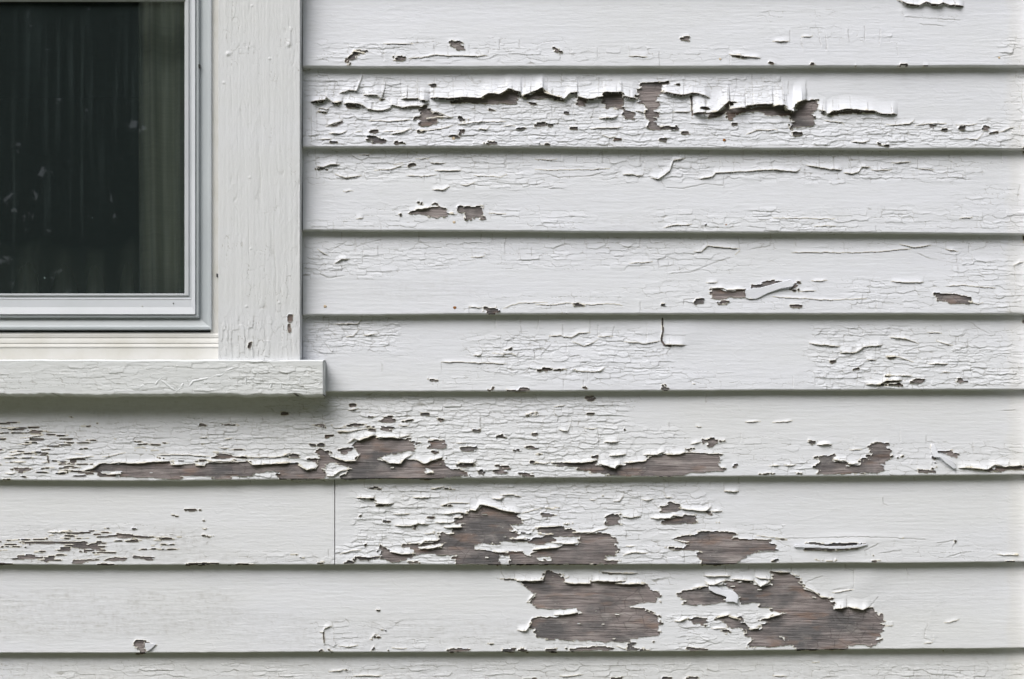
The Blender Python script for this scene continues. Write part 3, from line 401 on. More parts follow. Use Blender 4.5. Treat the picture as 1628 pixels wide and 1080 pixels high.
def cut_fields(X, Y, n):
    D = np.full(X.shape, 9.); SG = np.zeros(X.shape); xs = X[0]; 
    for ci, pts in enumerate(ALL_CUTS):
        for (x0, y0), (x1, y1) in zip(pts[:-1], pts[1:]):
            i0, i1 = np.searchsorted(xs, [min(x0, x1) - 7, max(x0, x1) + 7])
            if i1 <= i0: continue
            c = (i0 + i1) // 2; j0, j1 = np.searchsorted(Y[:, min(c, Y.shape[1] - 1)], [min(y0, y1) - 7, max(y0, y1) + 7])
            if j1 <= j0: continue
            sx = X[j0:j1, i0:i1] + 1.5 * (vn(X[j0:j1, i0:i1], Y[j0:j1, i0:i1], 4, 4, 501) - .5); sy = Y[j0:j1, i0:i1] + 1.3 * (vn(X[j0:j1, i0:i1], Y[j0:j1, i0:i1], 4, 4, 502) - .5)
            ex, ey = x1 - x0, y1 - y0; L = ex * ex + ey * ey + 1e-6
            t = np.clip(((sx - x0) * ex + (sy - y0) * ey) / L, 0, 1); dx, dy = sx - x0 - t * ex, sy - y0 - t * ey; d = np.hypot(dx, dy)
            # which side curls up: the upper one, or a side picked at random for upright splits
            up = -dy if abs(ex) > abs(ey) * 1.2 else dx * (1 if hsh(ci, 1, 3) > .5 else -1)
            s = D[j0:j1, i0:i1]; nf = d < s
            D[j0:j1, i0:i1] = np.where(nf, d, s); SG[j0:j1, i0:i1] = np.where(nf, np.sign(up), SG[j0:j1, i0:i1])
    return D, SG
ALL_LIPS = [([(ox + u / 4, oy + v / 4) for u, v in pts], lift * .001, reach) for (ox, oy), l in LIPS for pts, lift, reach in l if lift > 0]

# ------------------------------------------------------------------ materials
def mat(name):
    m = bpy.data.materials.new(name); m.use_nodes = True; nt = m.node_tree
    return m, nt, nt.nodes['Principled BSDF']
def N(nt, t, **kw):
    n = nt.nodes.new(t)
    for k, v in kw.items():
        if hasattr(n, k): setattr(n, k, v)
        else: n.inputs[k.replace('_', ' ')].default_value = v
    return n
def coords(nt, sc):
    tc = N(nt, 'ShaderNodeTexCoord'); mp = N(nt, 'ShaderNodeMapping'); mp.inputs['Scale'].default_value = sc
    nt.links.new(tc.outputs['Object'], mp.inputs['Vector']); return mp.outputs[0]
def noise(nt, vec, scale, detail=4, rough=.55):
    n = N(nt, 'ShaderNodeTexNoise'); n.inputs['Scale'].default_value = scale; n.inputs['Detail'].default_value = detail; n.inputs['Roughness'].default_value = rough
    nt.links.new(vec, n.inputs['Vector']); return n.outputs['Fac']
def ramp(nt, fac, stops):
    r = N(nt, 'ShaderNodeValToRGB'); e = r.color_ramp.elements
    while len(e) < len(stops): e.new(.5)
    for k, (p, c) in enumerate(stops): e[k].position = p; e[k].color = (*c, 1) if len(c) == 3 else c
    nt.links.new(fac, r.inputs[0]); return r.outputs[0]
def mix(nt, fac, a, b, mode='MIX'):
    m = N(nt, 'ShaderNodeMix', data_type='RGBA', blend_type=mode)
    for s, v in ((m.inputs[0], fac), (m.inputs[6], a), (m.inputs[7], b)):
        if hasattr(v, 'is_linked'): nt.links.new(v, s)
        else: s.default_value = v if not isinstance(v, tuple) else (*v, 1)
    return m.outputs[2]
def mth(nt, op, a, b=None):
    m = N(nt, 'ShaderNodeMath', operation=op)
    for s, v in zip(m.inputs, (a, b)):
        if v is None: continue
        if hasattr(v, 'is_linked'): nt.links.new(v, s)
        else: s.default_value = v
    return m.outputs[0]
def bump(nt, b, h, strength, dist):
    n = N(nt, 'ShaderNodeBump'); n.inputs['Strength'].default_value = strength; n.inputs['Distance'].default_value = dist
    nt.links.new(h, n.inputs['Height']); nt.links.new(n.outputs[0], b.inputs['Normal'])

def paint_material(name, base, dirtcol, vertical=False, dirt=.35):
    m, nt, b = mat(name)
    at = N(nt, 'ShaderNodeAttribute', attribute_name='wear'); sep = N(nt, 'ShaderNodeSeparateColor'); nt.links.new(at.outputs['Color'], sep.inputs[0])
    g = (1, 1, .12) if not vertical else (1, 1, .12)
    v1 = coords(nt, (2.2, 2.2, 9) if not vertical else (9, 9, 2.2))
    big = noise(nt, coords(nt, (1.5, 1.5, 5)), 2.0, 5, .6)
    fine = noise(nt, v1, 26, 6, .62)
    speck = noise(nt, coords(nt, (1, 1, 1)), 420, 3, .6)
    c = mix(nt, ramp(nt, big, [(.38, (0, 0, 0)), (.68, (1, 1, 1))]), base, tuple(x * y for x, y in zip(base, (.975, .975, .95))))
    c = mix(nt, mth(nt, 'MULTIPLY', ramp(nt, fine, [(.50, (0, 0, 0)), (.74, (1, 1, 1))]), dirt * .42), c, dirtcol)
    c = mix(nt, mth(nt, 'MULTIPLY', ramp(nt, speck, [(.62, (0, 0, 0)), (.74, (1, 1, 1))]), .14), c, dirtcol)
    c = mix(nt, sep.outputs[2], c, (.69, .69, .65))                    # B: mellowed, creamier boards
    # G: grime that has settled in the broken paint, with its own blotchy shape
    gr = noise(nt, coords(nt, (1, 1, 3.5)), 60, 5, .65)
    c = mix(nt, mth(nt, 'MULTIPLY', sep.outputs[1], ramp(nt, gr, [(.40, (.25, .25, .25)), (.62, (1, 1, 1))])), c, (.24, .225, .19))
    c = mix(nt, sep.outputs[0], c, (.60, .53, .36))                    # R: old yellowed layers showing at a broken edge
    nt.links.new(c, b.inputs['Base Color']); b.inputs['Roughness'].default_value = .58; b.inputs['Specular IOR Level'].default_value = .32
    h = mth(nt, 'ADD', fine, mth(nt, 'MULTIPLY', noise(nt, coords(nt, (1, 1, 5) if not vertical else (5, 5, 1)), 120, 4, .6), .7))
    bump(nt, b, h, .45, .0006)
    return m
M_PAINT = paint_material('old_white_paint', (.74, .757, .822), (.50, .505, .50))
M_TRIM = paint_material('trim_paint', (.735, .75, .79), (.54, .54, .52), True, .25)
M_SILL = paint_material('sill_paint', (.74, .76, .79), (.50, .50, .48), False, .5)

m, nt, b = mat('weathered_wood'); M_WOOD = m
st = mth(nt, 'ADD', mth(nt, 'MULTIPLY', noise(nt, coords(nt, (1.6, 1.6, 38)), 14, 8, .68), .5), mth(nt, 'MULTIPLY', noise(nt, coords(nt, (.9, .9, 14)), 14, 4, .5), .5))
st2 = noise(nt, coords(nt, (3, 3, 110)), 12, 5, .6)
bl = noise(nt, coords(nt, (1.4, 1.4, 2.6)), 11, 5, .62)
c = ramp(nt, st, [(.36, (.125, .108, .107)), (.45, (.235, .205, .202)), (.54, (.33, .29, .285)), (.66, (.47, .43, .42))])
c = mix(nt, ramp(nt, bl, [(.44, (0, 0, 0)), (.60, (.88, .88, .88))]), c, mix(nt, st, (.055, .054, .058), (.22, .215, .22)))
c = mix(nt, ramp(nt, noise(nt, coords(nt, (1.2, 1.2, 4)), 22, 3, .5), [(.56, (0, 0, 0)), (.70, (.5, .5, .5))]), c, (.30, .195, .145))
c = mix(nt, ramp(nt, noise(nt, coords(nt, (1, 1, 2.2)), 31, 5, .6), [(.57, (0, 0, 0)), (.70, (.55, .55, .55))]), c, (.42, .39, .375))
wk = N(nt, 'ShaderNodeTexVoronoi', feature='DISTANCE_TO_EDGE'); wk.inputs['Scale'].default_value = 62; nt.links.new(coords(nt, (1, 1, 1.7)), wk.inputs['Vector'])
c = mix(nt, mth(nt, 'MULTIPLY', ramp(nt, wk.outputs['Distance'], [(.0, (1, 1, 1)), (.05, (0, 0, 0))]), ramp(nt, noise(nt, coords(nt, (1, 1, 1)), 11, 2, .5), [(.50, (0, 0, 0)), (.60, (.55, .55, .55))])), c, (.07, .06, .06))
c = mix(nt, ramp(nt, st2, [(.34, (.75, .75, .75)), (.45, (0, 0, 0))]), c, (.05, .042, .042))
c = mix(nt, ramp(nt, noise(nt, coords(nt, (1, 1, 2)), 210, 3, .5), [(.70, (0, 0, 0)), (.76, (.65, .65, .65))]), c, (.55, .53, .50))
nt.links.new(c, b.inputs['Base Color']); b.inputs['Roughness'].default_value = .9; b.inputs['Specular IOR Level'].default_value = .15
bump(nt, b, mth(nt, 'ADD', st, st2), .8, .0014)

def simple(name, col, rough=.5, spec=.4, nscale=None, ncol=None, bumpd=0):
    m, nt, b = mat(name); b.inputs['Roughness'].default_value = rough; b.inputs['Specular IOR Level'].default_value = spec
    f = noise(nt, coords(nt, (1, 1, 1)), nscale or 30, 5, .6)
    c = mix(nt, ramp(nt, f, [(.42, (0, 0, 0)), (.7, (1, 1, 1))]), col, ncol or tuple(x * .9 for x in col))
    nt.links.new(c, b.inputs['Base Color'])
    if bumpd: bump(nt, b, f, .5, bumpd)
    return m
M_VINYL = simple('white_vinyl', (.58, .605, .645), .35, .5, 14, (.53, .56, .59))
M_CHANNEL_SHADE = simple('shaded_channel_vinyl', (.46, .495, .52), .35, .5, 9, (.42, .455, .48))  # bluish shade of the channel put into a darker copy of the vinyl
M_CREAM = simple('cream_trim_paint', (.60, .595, .575), .5, .35, 25, (.54, .53, .49), .0004)
M_DARK = simple('dark_gap_felt', (.03, .03, .028), .9, .1)
M_RUST = simple('rusty_iron', (.36, .17, .06), .9, .1, 600, (.22, .09, .04), .0004)
M_PUTTY = simple('stained_putty', (.66, .56, .42), .8, .1, 500, (.55, .40, .25), .0004)
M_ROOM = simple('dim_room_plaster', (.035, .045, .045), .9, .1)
M_GASKET = simple('glazing_gasket', (.05, .05, .05), .7, .2)

# ------------------------------------------------------------------ the worn paint skin
def paint_skin(name, parent, xa, xb, top, bot, dface, mat_, cream=0.0, seed=0, step=1.2, under=True, vertical=False, craze=None, back=.010, amp=1.0, edgefall=False):
    """A thin skin of paint following a board: xa..xb and top(x)..bot(x) in photo pixels, dface(v) = depth of the wood face.
    The skin is cut away where it has fallen, cut and lifted where it hangs loose, and crazed into cells."""
    nx = max(8, int(round((xb - xa) / step)) + 1); xs = np.linspace(xa, xb, nx)
    yt, yb = top(xs), bot(xs)
    ny = max(8, int(round((yb - yt).max() / (step * .92))) + 1)
    v = np.linspace(0, 1, ny)[:, None]
    X = np.repeat(xs[None, :], ny, 0); Y = yt[None] + (yb - yt)[None] * v; V = np.repeat(v, nx, 1)
    cw = (Y[1:, :] - Y[:-1, :]).mean()
    A, B = (X, Y) if not vertical else (Y, X)      # A runs along the grain
    Cz = density(craze if craze is not None else CRAZE, X, Y) * amp
    Sk = density(STREAK, X, Y) if craze is None else Cz * 0
    Cz = np.clip(Cz * (.56 + 1.15 * vn(A, B, 55, 20, 7 + seed)), 0, 1.1)
    wa = A + 6 * (fbm(A, B, 40, 14, 11 + seed) - .5); wb = B + 6.5 * (fbm(A, B, 44, 16, 12 + seed) - .5)
    wa += 1.8 * (vn(A, B, 6, 4, 14) - .5); wb += 1.7 * (vn(A, B, 8, 5, 15) - .5)
    # bare wood
    f1, f2, r1, r2, dx, dy = cells(A, B, 7.5, 3.0, 21 + seed, 9)
    g1, g2, s1, s2, dx, dy = cells(A, B, 17, 4.6, 25 + seed, 9)
    dk = 1 - .65 * np.clip(Sk * 2.2, 0, 1)
    m_ = occ(X + (r1 - .5) * 6.5 + (s1 - .5) * 8, Y + dk * ((r2 - .5) * 2.3 + (s2 - .5) * 2.2))
    m_ = np.where((r1 < .006) & (f2 - f1 > .08), m_ * .3, m_)
    m_ = np.maximum(m_, occ(X, Y, OCT))
    F1, F2, R1, R2, DX, DY = cells(wa, wb, 25, 8.6, 31 + seed, 8)
    e = F2 - F1
    G1, G2, Q1, Q2, GX, GY = cells(wa * 1.0, wb, 14, 4.8, 41 + seed, 8)
    eg = G2 - G1
    chip = (Q1 < .035 * sstep(.55, .95, Cz)) & (Q2 > .35)
    m_ = np.maximum(m_, np.where(chip, np.clip(.25 + eg * 2.6, 0, 1), 0))
    if Sk.max() > 0:
        H1, H2, P1, P2, HX, HY = cells(A + 5 * (vn(A, B, 30, 4, 51) - .5), B + 1.2 * (vn(A, B, 14, 5, 52) - .5), 22, 1.9, 53 + seed, 5)
        sk = Sk * (.3 + 1.5 * vn(A, B, 60, 12, 57))
        m_ = np.maximum(m_, np.where(P1 < .19 * sstep(.36, .85, sk), np.clip(.2 + (H2 - H1) * 2.4, 0, 1), 0))
    # relief, in metres above the wood
    mm = .001
    h = .55 * mm + .16 * mm * (fbm(A, B, 90, 3.0, 61 + seed) - .5) + .10 * mm * (vn(A, B, 24, 1.9, 66) - .5)
    h += .7 * mm * (fbm(A, B, 260, 60, 62 + seed, 2) - .5)
    if not vertical:
        for bx, by, rx, ry, bh in ((1372, 925, 30, 26, 1.5), (1412, 985, 34, 22, -1.0), (1425, 1012, 26, 18, -.9), (1040, 525, 30, 16, .9), (1085, 530, 36, 22, 1.2), (940, 575, 60, 20, .6), (1300, 150, 60, 20, .7), (560, 800, 26, 60, .5), (1500, 420, 50, 22, -.6), (760, 300, 60, 20, .6), (1180, 640, 80, 20, .5), (640, 60, 60, 24, .5), (1350, 860, 60, 10, .8)):
            h += bh * mm * np.exp(-((X - bx + .5 * (Y - by)) / rx) ** 2 - ((Y - by) / ry) ** 2)
    # telegraphed wrinkles and slumps in sound paint
    wr = np.abs(fbm(wa, wb, 46, 13, 63 + seed, 3) - .5); wmask = sstep(.40, .62, vn(A, B, 80, 24, 64 + seed)) + Cz
    h += .10 * mm * (1 - sstep(0, .035, wr)) * wmask
    big = sstep(.30, .52, Cz + .25 * (R1 - .5)); sml = sstep(.42, .72, Cz + .3 * (Q1 - .5))
    act = sstep(.13, .36, Cz + .30 * (vn(A, B, 22, 9, 71 + seed) - .5))
    # shingled plates: each cell tips out at its lower edge and sits on its own level
    bs = .35 + .75 * np.clip(Cz, 0, 1)
    h += mm * big * bs * (.34 * (R2 - .45) + .95 * (R1 ** 1.3) * np.clip(DY + .15, -.3, .55))
    h += mm * sml * (.50 * (Q2 - .5) + .70 * Q1 * np.clip(GY + .1, -.3, .5))
    hz = np.where(np.abs(DY) > np.abs(DX), 1., .55)
    h += .20 * mm * act * (R2 - .5)
    # cracks
    wd = .030 + .030 * Cz
    ck = (1 - sstep(wd * .4, wd * 1.5, e)) * act * sstep(.30, .60, vn(A, B, 16, 16, 72) + Cz * .45) * hz
    ck2 = (1 - sstep(.06, .16, eg)) * sml
    curl = (1 - sstep(.0, .22, e)) * big
    h += .22 * mm * curl * R2
    h -= .30 * mm * np.maximum(ck, .8 * ck2)
    if not vertical and craze is None:
        cd, cs = cut_fields(X, Y, ny)
        h += mm * .42 * np.exp(-cd / 2.6) * (cs > 0) * (.5 + vn(A, B, 14, 14, 507))
        gv = np.exp(-(cd / .85) ** 2); h -= .42 * mm * gv; cutg = gv
    else: cutg = np.zeros(X.shape)
    if vertical:      # upright checks, ridges and blisters in the casing
        h += .12 * mm * (vn(A, B, 170, 2.4, 520) - .5) + .12 * mm * (vn(A, B, 240, 7, 521) - .5)
        ln = 1 - sstep(0, .022, np.abs(fbm(A, B, 190, 15, 522, 2) - .5)); ln *= sstep(.48, .58, vn(A, B, 75, 22, 523))
        h -= .30 * mm * ln; cutg = .45 * ln
        for bx, by, br, bh in ((363, 86, 3.2, 1.0), (460, 71, 4.2, .8), (401, 9.5, 1.4, .7), (429, 94, 1.6, .7), (356, 132, 2, .5), (397, 283, 1.5, .6), (399, 396, 1.5, .5), (392, 488, 1.6, .6), (444, 482, 1.8, .5), (425, 413, 1.2, .4)):
            rr = np.hypot(X - bx, (Y - by) * .9) / br; h += bh * mm * np.exp(-rr ** 2.5) - .35 * mm * np.exp(-((X - bx) ** 2 + (Y - by - br * 1.2) ** 2) / (br * .5) ** 2)
    # lifted rims round bare patches
    bare = m_ > .5
    def scan(mask, axis, rev, n):
        d = np.full(mask.shape, 99.); L = mask.shape[axis]
        rng = range(L - 1, -1, -1) if rev else range(L)
        cur = np.full(mask.shape[1 - axis], 99.)
        for k in rng:
            mk = mask[k] if axis == 0 else mask[:, k]
            cur = np.where(mk, 0, cur + 1)
            if axis == 0: d[k] = cur
            else: d[:, k] = cur
        return d
    dn = scan(bare, 0, True, 0); upd = scan(bare, 0, False, 0); lf = scan(bare, 1, True, 0); rt = scan(bare, 1, False, 0)
    tabs = vn(A, B * 0 + 3, 13, 9, 81 + seed)
    rim = np.clip(1 - dn / 9, 0, 1) ** 2 * (.15 + 1.25 * tabs) * (1 - .8 * np.clip(Sk * 1.6, 0, 1)) + .42 * np.clip(1 - lf / 5, 0, 1) ** 2 * tabs + .42 * np.clip(1 - rt / 5, 0, 1) ** 2 * (1 - tabs) + .12 * np.clip(1 - upd / 3, 0, 1) ** 2
    h += mm * rim * (.35 if vertical else .70)
    edge = np.minimum(np.minimum(dn, upd), np.minimum(lf, rt))
    cream_e = np.clip(1.7 - edge, 0, 1) * .55 * (vn(A, B, 9, 6, 83) > .30) + .13 * sstep(1598, 1616, X + 8 * vn(X, Y, 20, 20, 88)) * (not vertical)
    grime = np.clip(1.0 * ck * (.15 + vn(A, B, 40, 12, 97)) + .42 * ck2 * vn(A, B, 30, 10, 96) + .42 * cutg, 0, 1) + 1.5 * density(DIRT, X, Y, 20) * (.25 + vn(A, B, 7, 1.3, 98) * vn(A, B, 3, 5, 99) * 1.9) * (not vertical) + .28 * np.clip(1 - upd / 5, 0, 1) * vn(A, B, 12, 7, 84)
    h = np.maximum(h, .16 * mm)
    # hanging lips
    cutrow = np.zeros(X.shape, bool); dY = np.zeros(X.shape)
    if not vertical:
        for pts, lift, reach in ALL_LIPS:
            p = np.array(pts)
            if p[:,0].max() < xa or p[:,0].min() > xb: continue
            ymid = p[:,1].mean(); xm = np.clip(p[:,0].mean(), xa, xb)
            if not (np.interp(xm, xs, yt) - 2 < ymid < np.interp(xm, xs, yb) + 3): continue
            lo, hi = p[:,0].min(), p[:,0].max()
            i0, i1 = np.searchsorted(xs, lo), np.searchsorted(xs, hi)
            if i1 - i0 < 3: continue
            if p[0,0] > p[-1,0]: p = p[::-1]
            px_ = np.maximum.accumulate(p[:,0] + np.arange(len(p)) * .01)
            xx = xs[i0:i1]
            f, f2, q1, q2, tx, ty = cells(xx + 26 * vn(xx, xx * 0, 46, 1, 115) + 7 * vn(xx, xx * 0, 12, 1, 116), np.zeros_like(xx) + .5, 27, 1.0, 111 + int(lo), 2)
            yl = np.interp(xx, px_, p[:,1]) + 1.2 * (vn(xx, xx * 0, 5, 1, 7) - .5) + .8 * (q1 - .5)
            t = (xx - lo) / max(hi - lo, 1); tap = np.minimum(1, np.minimum(t, 1 - t) * (hi - lo) / 9 + .12)
            bound = np.clip(1 - (f2 - f) * 5, 0, 1)
            lf_ = (1.3 + .35 * (lift > 2.7 * mm)) * lift * tap * (.72 + .5 * q2 + .12 * bound)
            d = yl[None] - Y[:, i0:i1]                     # distance above the lip
            k = np.argmin(np.abs(d), 0)
            prof = np.clip(1 - d / reach, 0, 1); prof = np.where(d > -cw * .5, prof, 0)
            prof[k, np.arange(i1 - i0)] = 1
            below = np.arange(ny)[:, None] > k[None]
            prof = np.where(below, 0, prof)
            add = lf_[None] * (prof ** 1.9) * (1 - .10 * bound[None])
            h[:, i0:i1] = np.where(below | (prof <= 0), h[:, i0:i1], np.maximum(h[:, i0:i1], .5 * mm) * .8 + add + .1 * mm)
            near = np.abs(d) < 1.6 * cw
            kk = np.clip(k, 0, ny - 1); ar = np.arange(i0, i1)
            dY[kk, ar] = yl - Y[kk, ar]; cutrow[kk, ar] = (lf_ > .5 * mm)
            m_[:, i0:i1] = np.where((prof > 0) & (prof > 1 - 2.6 * cw / reach), np.minimum(m_[:, i0:i1], .30), m_[:, i0:i1])
            cream_e[:, i0:i1] = np.maximum(cream_e[:, i0:i1], np.clip((prof - (1 - 1.3 * cw / reach)) * 30, 0, .45))
            # splits between neighbouring tabs
            sp = (f2 - f) < .055
            sel = (prof > .30 + .6 * q2[None]) & sp[None] & (lift > 1.9 * mm)
            grime[:, i0:i1] = np.where(sel, np.maximum(grime[:, i0:i1], .55), grime[:, i0:i1])
            h[:, i0:i1] -= np.where(sel, .35 * mm, 0)
    depth = dface(V) + h
    if under or edgefall:
        rnd = np.array([.35, .0]) * mm
        depth[-1] -= .35 * mm
    px_, py_ = X, Y + np.clip(dY, -cw, cw)
    # snap the torn outline to the half level so that it does not step with the grid
    gy, gx = np.gradient(m_); g2 = gx * gx + gy * gy + 1e-4
    off = np.clip((.5 - m_) / g2, -3, 3)
    ox_, oy_ = off * gx, off * gy; ln = np.hypot(ox_, oy_) + 1e-6; lim = np.minimum(1, .75 / ln)
    sel = (m_ > .5)
    stepx = (xb - xa) / (nx - 1)
    px_ = px_ + np.where(sel, ox_ * lim * stepx, 0); py_ = py_ + np.where(sel, oy_ * lim * cw, 0)
    kx = S * (DIST - dface(V)) / (DIST - T)
    PX = (px_ - CX) * kx; PZ = EYEZ + (EY - py_) * kx; PY = -depth
    wear = np.stack([np.clip(cream_e, 0, 1), np.clip(grime, 0, .8), np.clip(cream * (.5 + fbm(X, Y, 160, 50, 95)) , 0, 1), np.ones(X.shape)], -1)
    rows = ny
    if under:
        ex = [(.6, .25), (2.2, .1), (5, 0), (back / mm, 0)]
        for bk, dz in ex:
            PX = np.vstack([PX, PX[ny-1:ny]]); PZ = np.vstack([PZ, PZ[ny-1:ny] - (.0004 if bk < 1 else .0005)])
            yy = -(dface(V)[-1:] + .2 * mm) + bk * mm
            PY = np.vstack([PY, yy + .3 * mm * (vn(xs, xs * 0, 14, 1, 9)[None] - .5)])
            m_ = np.vstack([m_, m_[ny-1:ny] * (1 if bk < 3 else 0)]); h = np.vstack([h, h[ny-1:ny]]); wear = np.vstack([wear, wear[ny-1:ny] * .4 + np.array([.05, (.16 if bk > 2 else .04), .2, .6])]); cutrow = np.vstack([cutrow, cutrow[ny-1:ny] & False])  # underside rows take a darker tone towards the back
            rows += 1
    idx = np.arange(rows * nx).reshape(rows, nx)
    q = np.stack([idx[:-1, :-1], idx[1:, :-1], idx[1:, 1:], idx[:-1, 1:]], -1)
    mq = np.stack([m_[:-1, :-1], m_[1:, :-1], m_[1:, 1:], m_[:-1, 1:]], -1)
    hq = np.stack([h[:-1, :-1], h[1:, :-1], h[1:, 1:], h[:-1, 1:]], -1)
    keep = (mq > .5).sum(-1) < 3
    cr = cutrow[:-1, :-1] & cutrow[:-1, 1:]
    keep &= ~(cr & (hq[..., 0] - hq[..., 1] > .6 * mm))
    q = q[keep]
    used = np.zeros(rows * nx, bool); used[q.ravel()] = True
    remap = np.cumsum(used) - 1
    co = np.stack([PX.ravel(), PY.ravel(), PZ.ravel()], -1)[used]; q = remap[q]
    me = bpy.data.meshes.new(name); me.vertices.add(len(co)); me.vertices.foreach_set('co', co.astype(np.float32).ravel())
    me.loops.add(q.size); me.loops.foreach_set('vertex_index', q.astype(np.int32).ravel())
    me.polygons.add(len(q)); me.polygons.foreach_set('loop_start', np.arange(0, q.size, 4, dtype=np.int32)); me.polygons.foreach_set('loop_total', np.full(len(q), 4, np.int32))
    me.polygons.foreach_set('use_smooth', np.ones(len(q), bool))
    me.update(calc_edges=True)
    a = me.color_attributes.new('wear', 'FLOAT_COLOR', 'POINT'); a.data.foreach_set('color', wear.reshape(-1, 4)[used].astype(np.float32).ravel())
    return link(name, me, mat_, parent)

# ------------------------------------------------------------------ the clapboards
# lower edge of each board in the photograph: (x, y) pairs
EDGES = [
 [(-900,-155),(1640,-155)],
 [(-900,-24),(1640,-25)],
 [(470,105.6),(690,106.0),(1000,105.2),(1300,104.4),(1628,104.6),(1640,104.6)],
 [(470,232.6),(870,233.4),(1228,235.8),(1628,236.2),(1640,236.2)],
 [(470,365.6),(870,367.6),(1250,369.0),(1628,371.5),(1640,371.5)],
 [(470,500.2),(850,499.0),(1228,498.2),(1628,498.4),(1640,498.4)],
 [(470,622.8),(870,621.6),(1228,619.8),(1628,619.0),(1640,619)],
 [(-900,764),(0,763.4),(300,763.9),(600,761),(1000,757.8),(1250,757),(1628,754.4),(1640,754.4)],
 [(-900,898),(0,897.6),(780,897.4),(1180,896),(1628,893.6),(1640,893.6)],
 [(-900,1039),(0,1038),(600,1036.6),(1180,1034.4),(1628,1029.6),(1640,1029.6)],
 [(-900,1172),(1640,1166)],
 [(-900,1305),(1640,1299)],
] + [[(-900, y), (1640, y)] for y in (-810, -679, -548, -417, -286, -155)]      # the rest: boards above the picture
def curve(pts, s):
    p = np.array(pts, float)
    def f(x):
        x = np.asarray(x, float); return np.interp(x, p[:,0], p[:,1]) + 1.1 * (vn(x, x * 0 + s, 120, 1, s) - .5) + .45 * (vn(x, x * 0, 14, 1, s + 3) - .5)
    return f
CURV = [curve(p, 300 + i) for i, p in enumerate(EDGES)]
DTOP = .0022
def face_depth(v):           # v = 0 at the hidden top edge, 1 at the butt
    return DTOP + (T - .0006 - DTOP) * np.clip((v - .07) / .93, -.1, 1)

wall = empty('clapboard_wall', (0, 0, 0))
tag(wall, kind='thing'); tag(wall, 'white painted clapboard house wall with cracked, curling paint and bare grey wood patches', 'wall')

def board(xa, xb, i, label=None, cream=0., seed=0, fine=True, hidden=False):
    """wooden clapboard between edge i-1 and edge i"""
    top = lambda x: CURV[i-1](x) - 9.0
    bot = CURV[i]
    n = max(3, int((xb - xa) / 12)); xs = np.linspace(xa, xb, n); vs = [0, .25, .5, .75, 1]
    V_, F_ = [], []
    for x in xs:
        yt, yb = float(top(x)), float(bot(x)) - .5
        for v in vs:
            d = float(face_depth(np.array(v))); V_.append(W(x, yt + (yb - yt) * v, d - .0001))
        p = V_[-1]; V_.append(Vector((p.x, -.0003, p.z))); p = V_[-6]; V_.append(Vector((p.x, -.0003, p.z)))
    R = 7
    for a in range(n - 1):
        for k in range(R): F_.append((a * R + k, a * R + (k + 1) % R, (a + 1) * R + (k + 1) % R, (a + 1) * R + k))
    F_.append(tuple(range(R))[::-1]); F_.append(tuple((n - 1) * R + k for k in range(R)))
    o = link('clapboard', pymesh('clapboard', V_, F_), M_WOOD, wall)
    if label: o['label'] = label
    p = paint_skin('paint_layer', o, xa, xb, top, bot, face_depth, M_PAINT, cream, seed, .95 if fine else 5.0, craze=None if fine else [])
    # board ends are painted too
    for x, sgn in ((xa, -1), (xb, 1)):
        mb = MB(); ring = []
        for v in (.05, .5, 1):
            yt, yb = float(top(x)), float(bot(x)); q_ = W(x, yt + (yb - yt) * v, float(face_depth(np.array(v)))); ring.append(q_ + Vector((sgn * .0006, 0, 0)))
        bk = [Vector((q_.x, -.0005, q_.z)) for q_ in ring]
        mb.add(ring + bk, [(0, 1, 4, 3), (1, 2, 5, 4)])
        link('end_grain_paint', mb.mesh(), M_PAINT, o)
    return o
RX = 1633
board(481.3, RX, 2, 'top clapboard in view, mostly sound white paint with chips along its lower edge', .04, 10)
board(481.3, RX, 3, 'clapboard with a long row of curled hanging paint tabs over dark bare wood', .03, 20)
board(481.3, RX, 4, 'clapboard with a wavy crack line near its top and two bare chips near the window', .05, 30)
board(481.3, RX, 5, 'mostly smooth clapboard with a twisted loose flake near its lower right', .05, 40)
board(481.3, RX, 6, 'clapboard level with the window sill, split by a dark vertical crack in its paint', .08, 50)
board(-620, RX, 7, 'clapboard running under the window sill with a long bare strip along its lower edge', .22, 60)
board(-620, 531.6, 8, 'smooth cream-white clapboard left of the butt joint, streaked with thin bare threads', .30, 70)
board(532.9, RX, 8, 'clapboard right of the butt joint with jagged bare brown patches', .20, 80)
board(-620, RX, 9, 'clapboard with two large bare brown patches under curled paint', .24, 90)
board(-620, RX, 10, 'lowest clapboard in view, dull paint in the shade of the board above', .34, 100)
board(-620, RX, 11, None, .3, 110, False)
board(481.3, RX, 1, None, .1, 120, False)
for i in (13, 14, 15, 16, 17): board(481.3 if i > 13 else -745, RX, i, None, .1, 130 + i, False)
# sheathing behind the boards, with the window opening left free
mb = MB()
def shb(px0, py0, px1, py1): a = W(px0, py1, 0); b_ = W(px1, py0, 0); mb.box((a.x, 0, a.z), (b_.x, .02, b_.z))
shb(345, -790, 1790, 574); shb(-640, 574, 1790, 1320)
link('sheathing', mb.mesh(), M_DARK, wall)
# boards carry on to the corner board at the right
cb = wallbox(1637, -800, 1790, 1310, .021); o = bevel(link('corner_board', cb.mesh(), M_TRIM, wall), .0015)
o['label'] = 'vertical white corner board closing the right end of the clapboards'

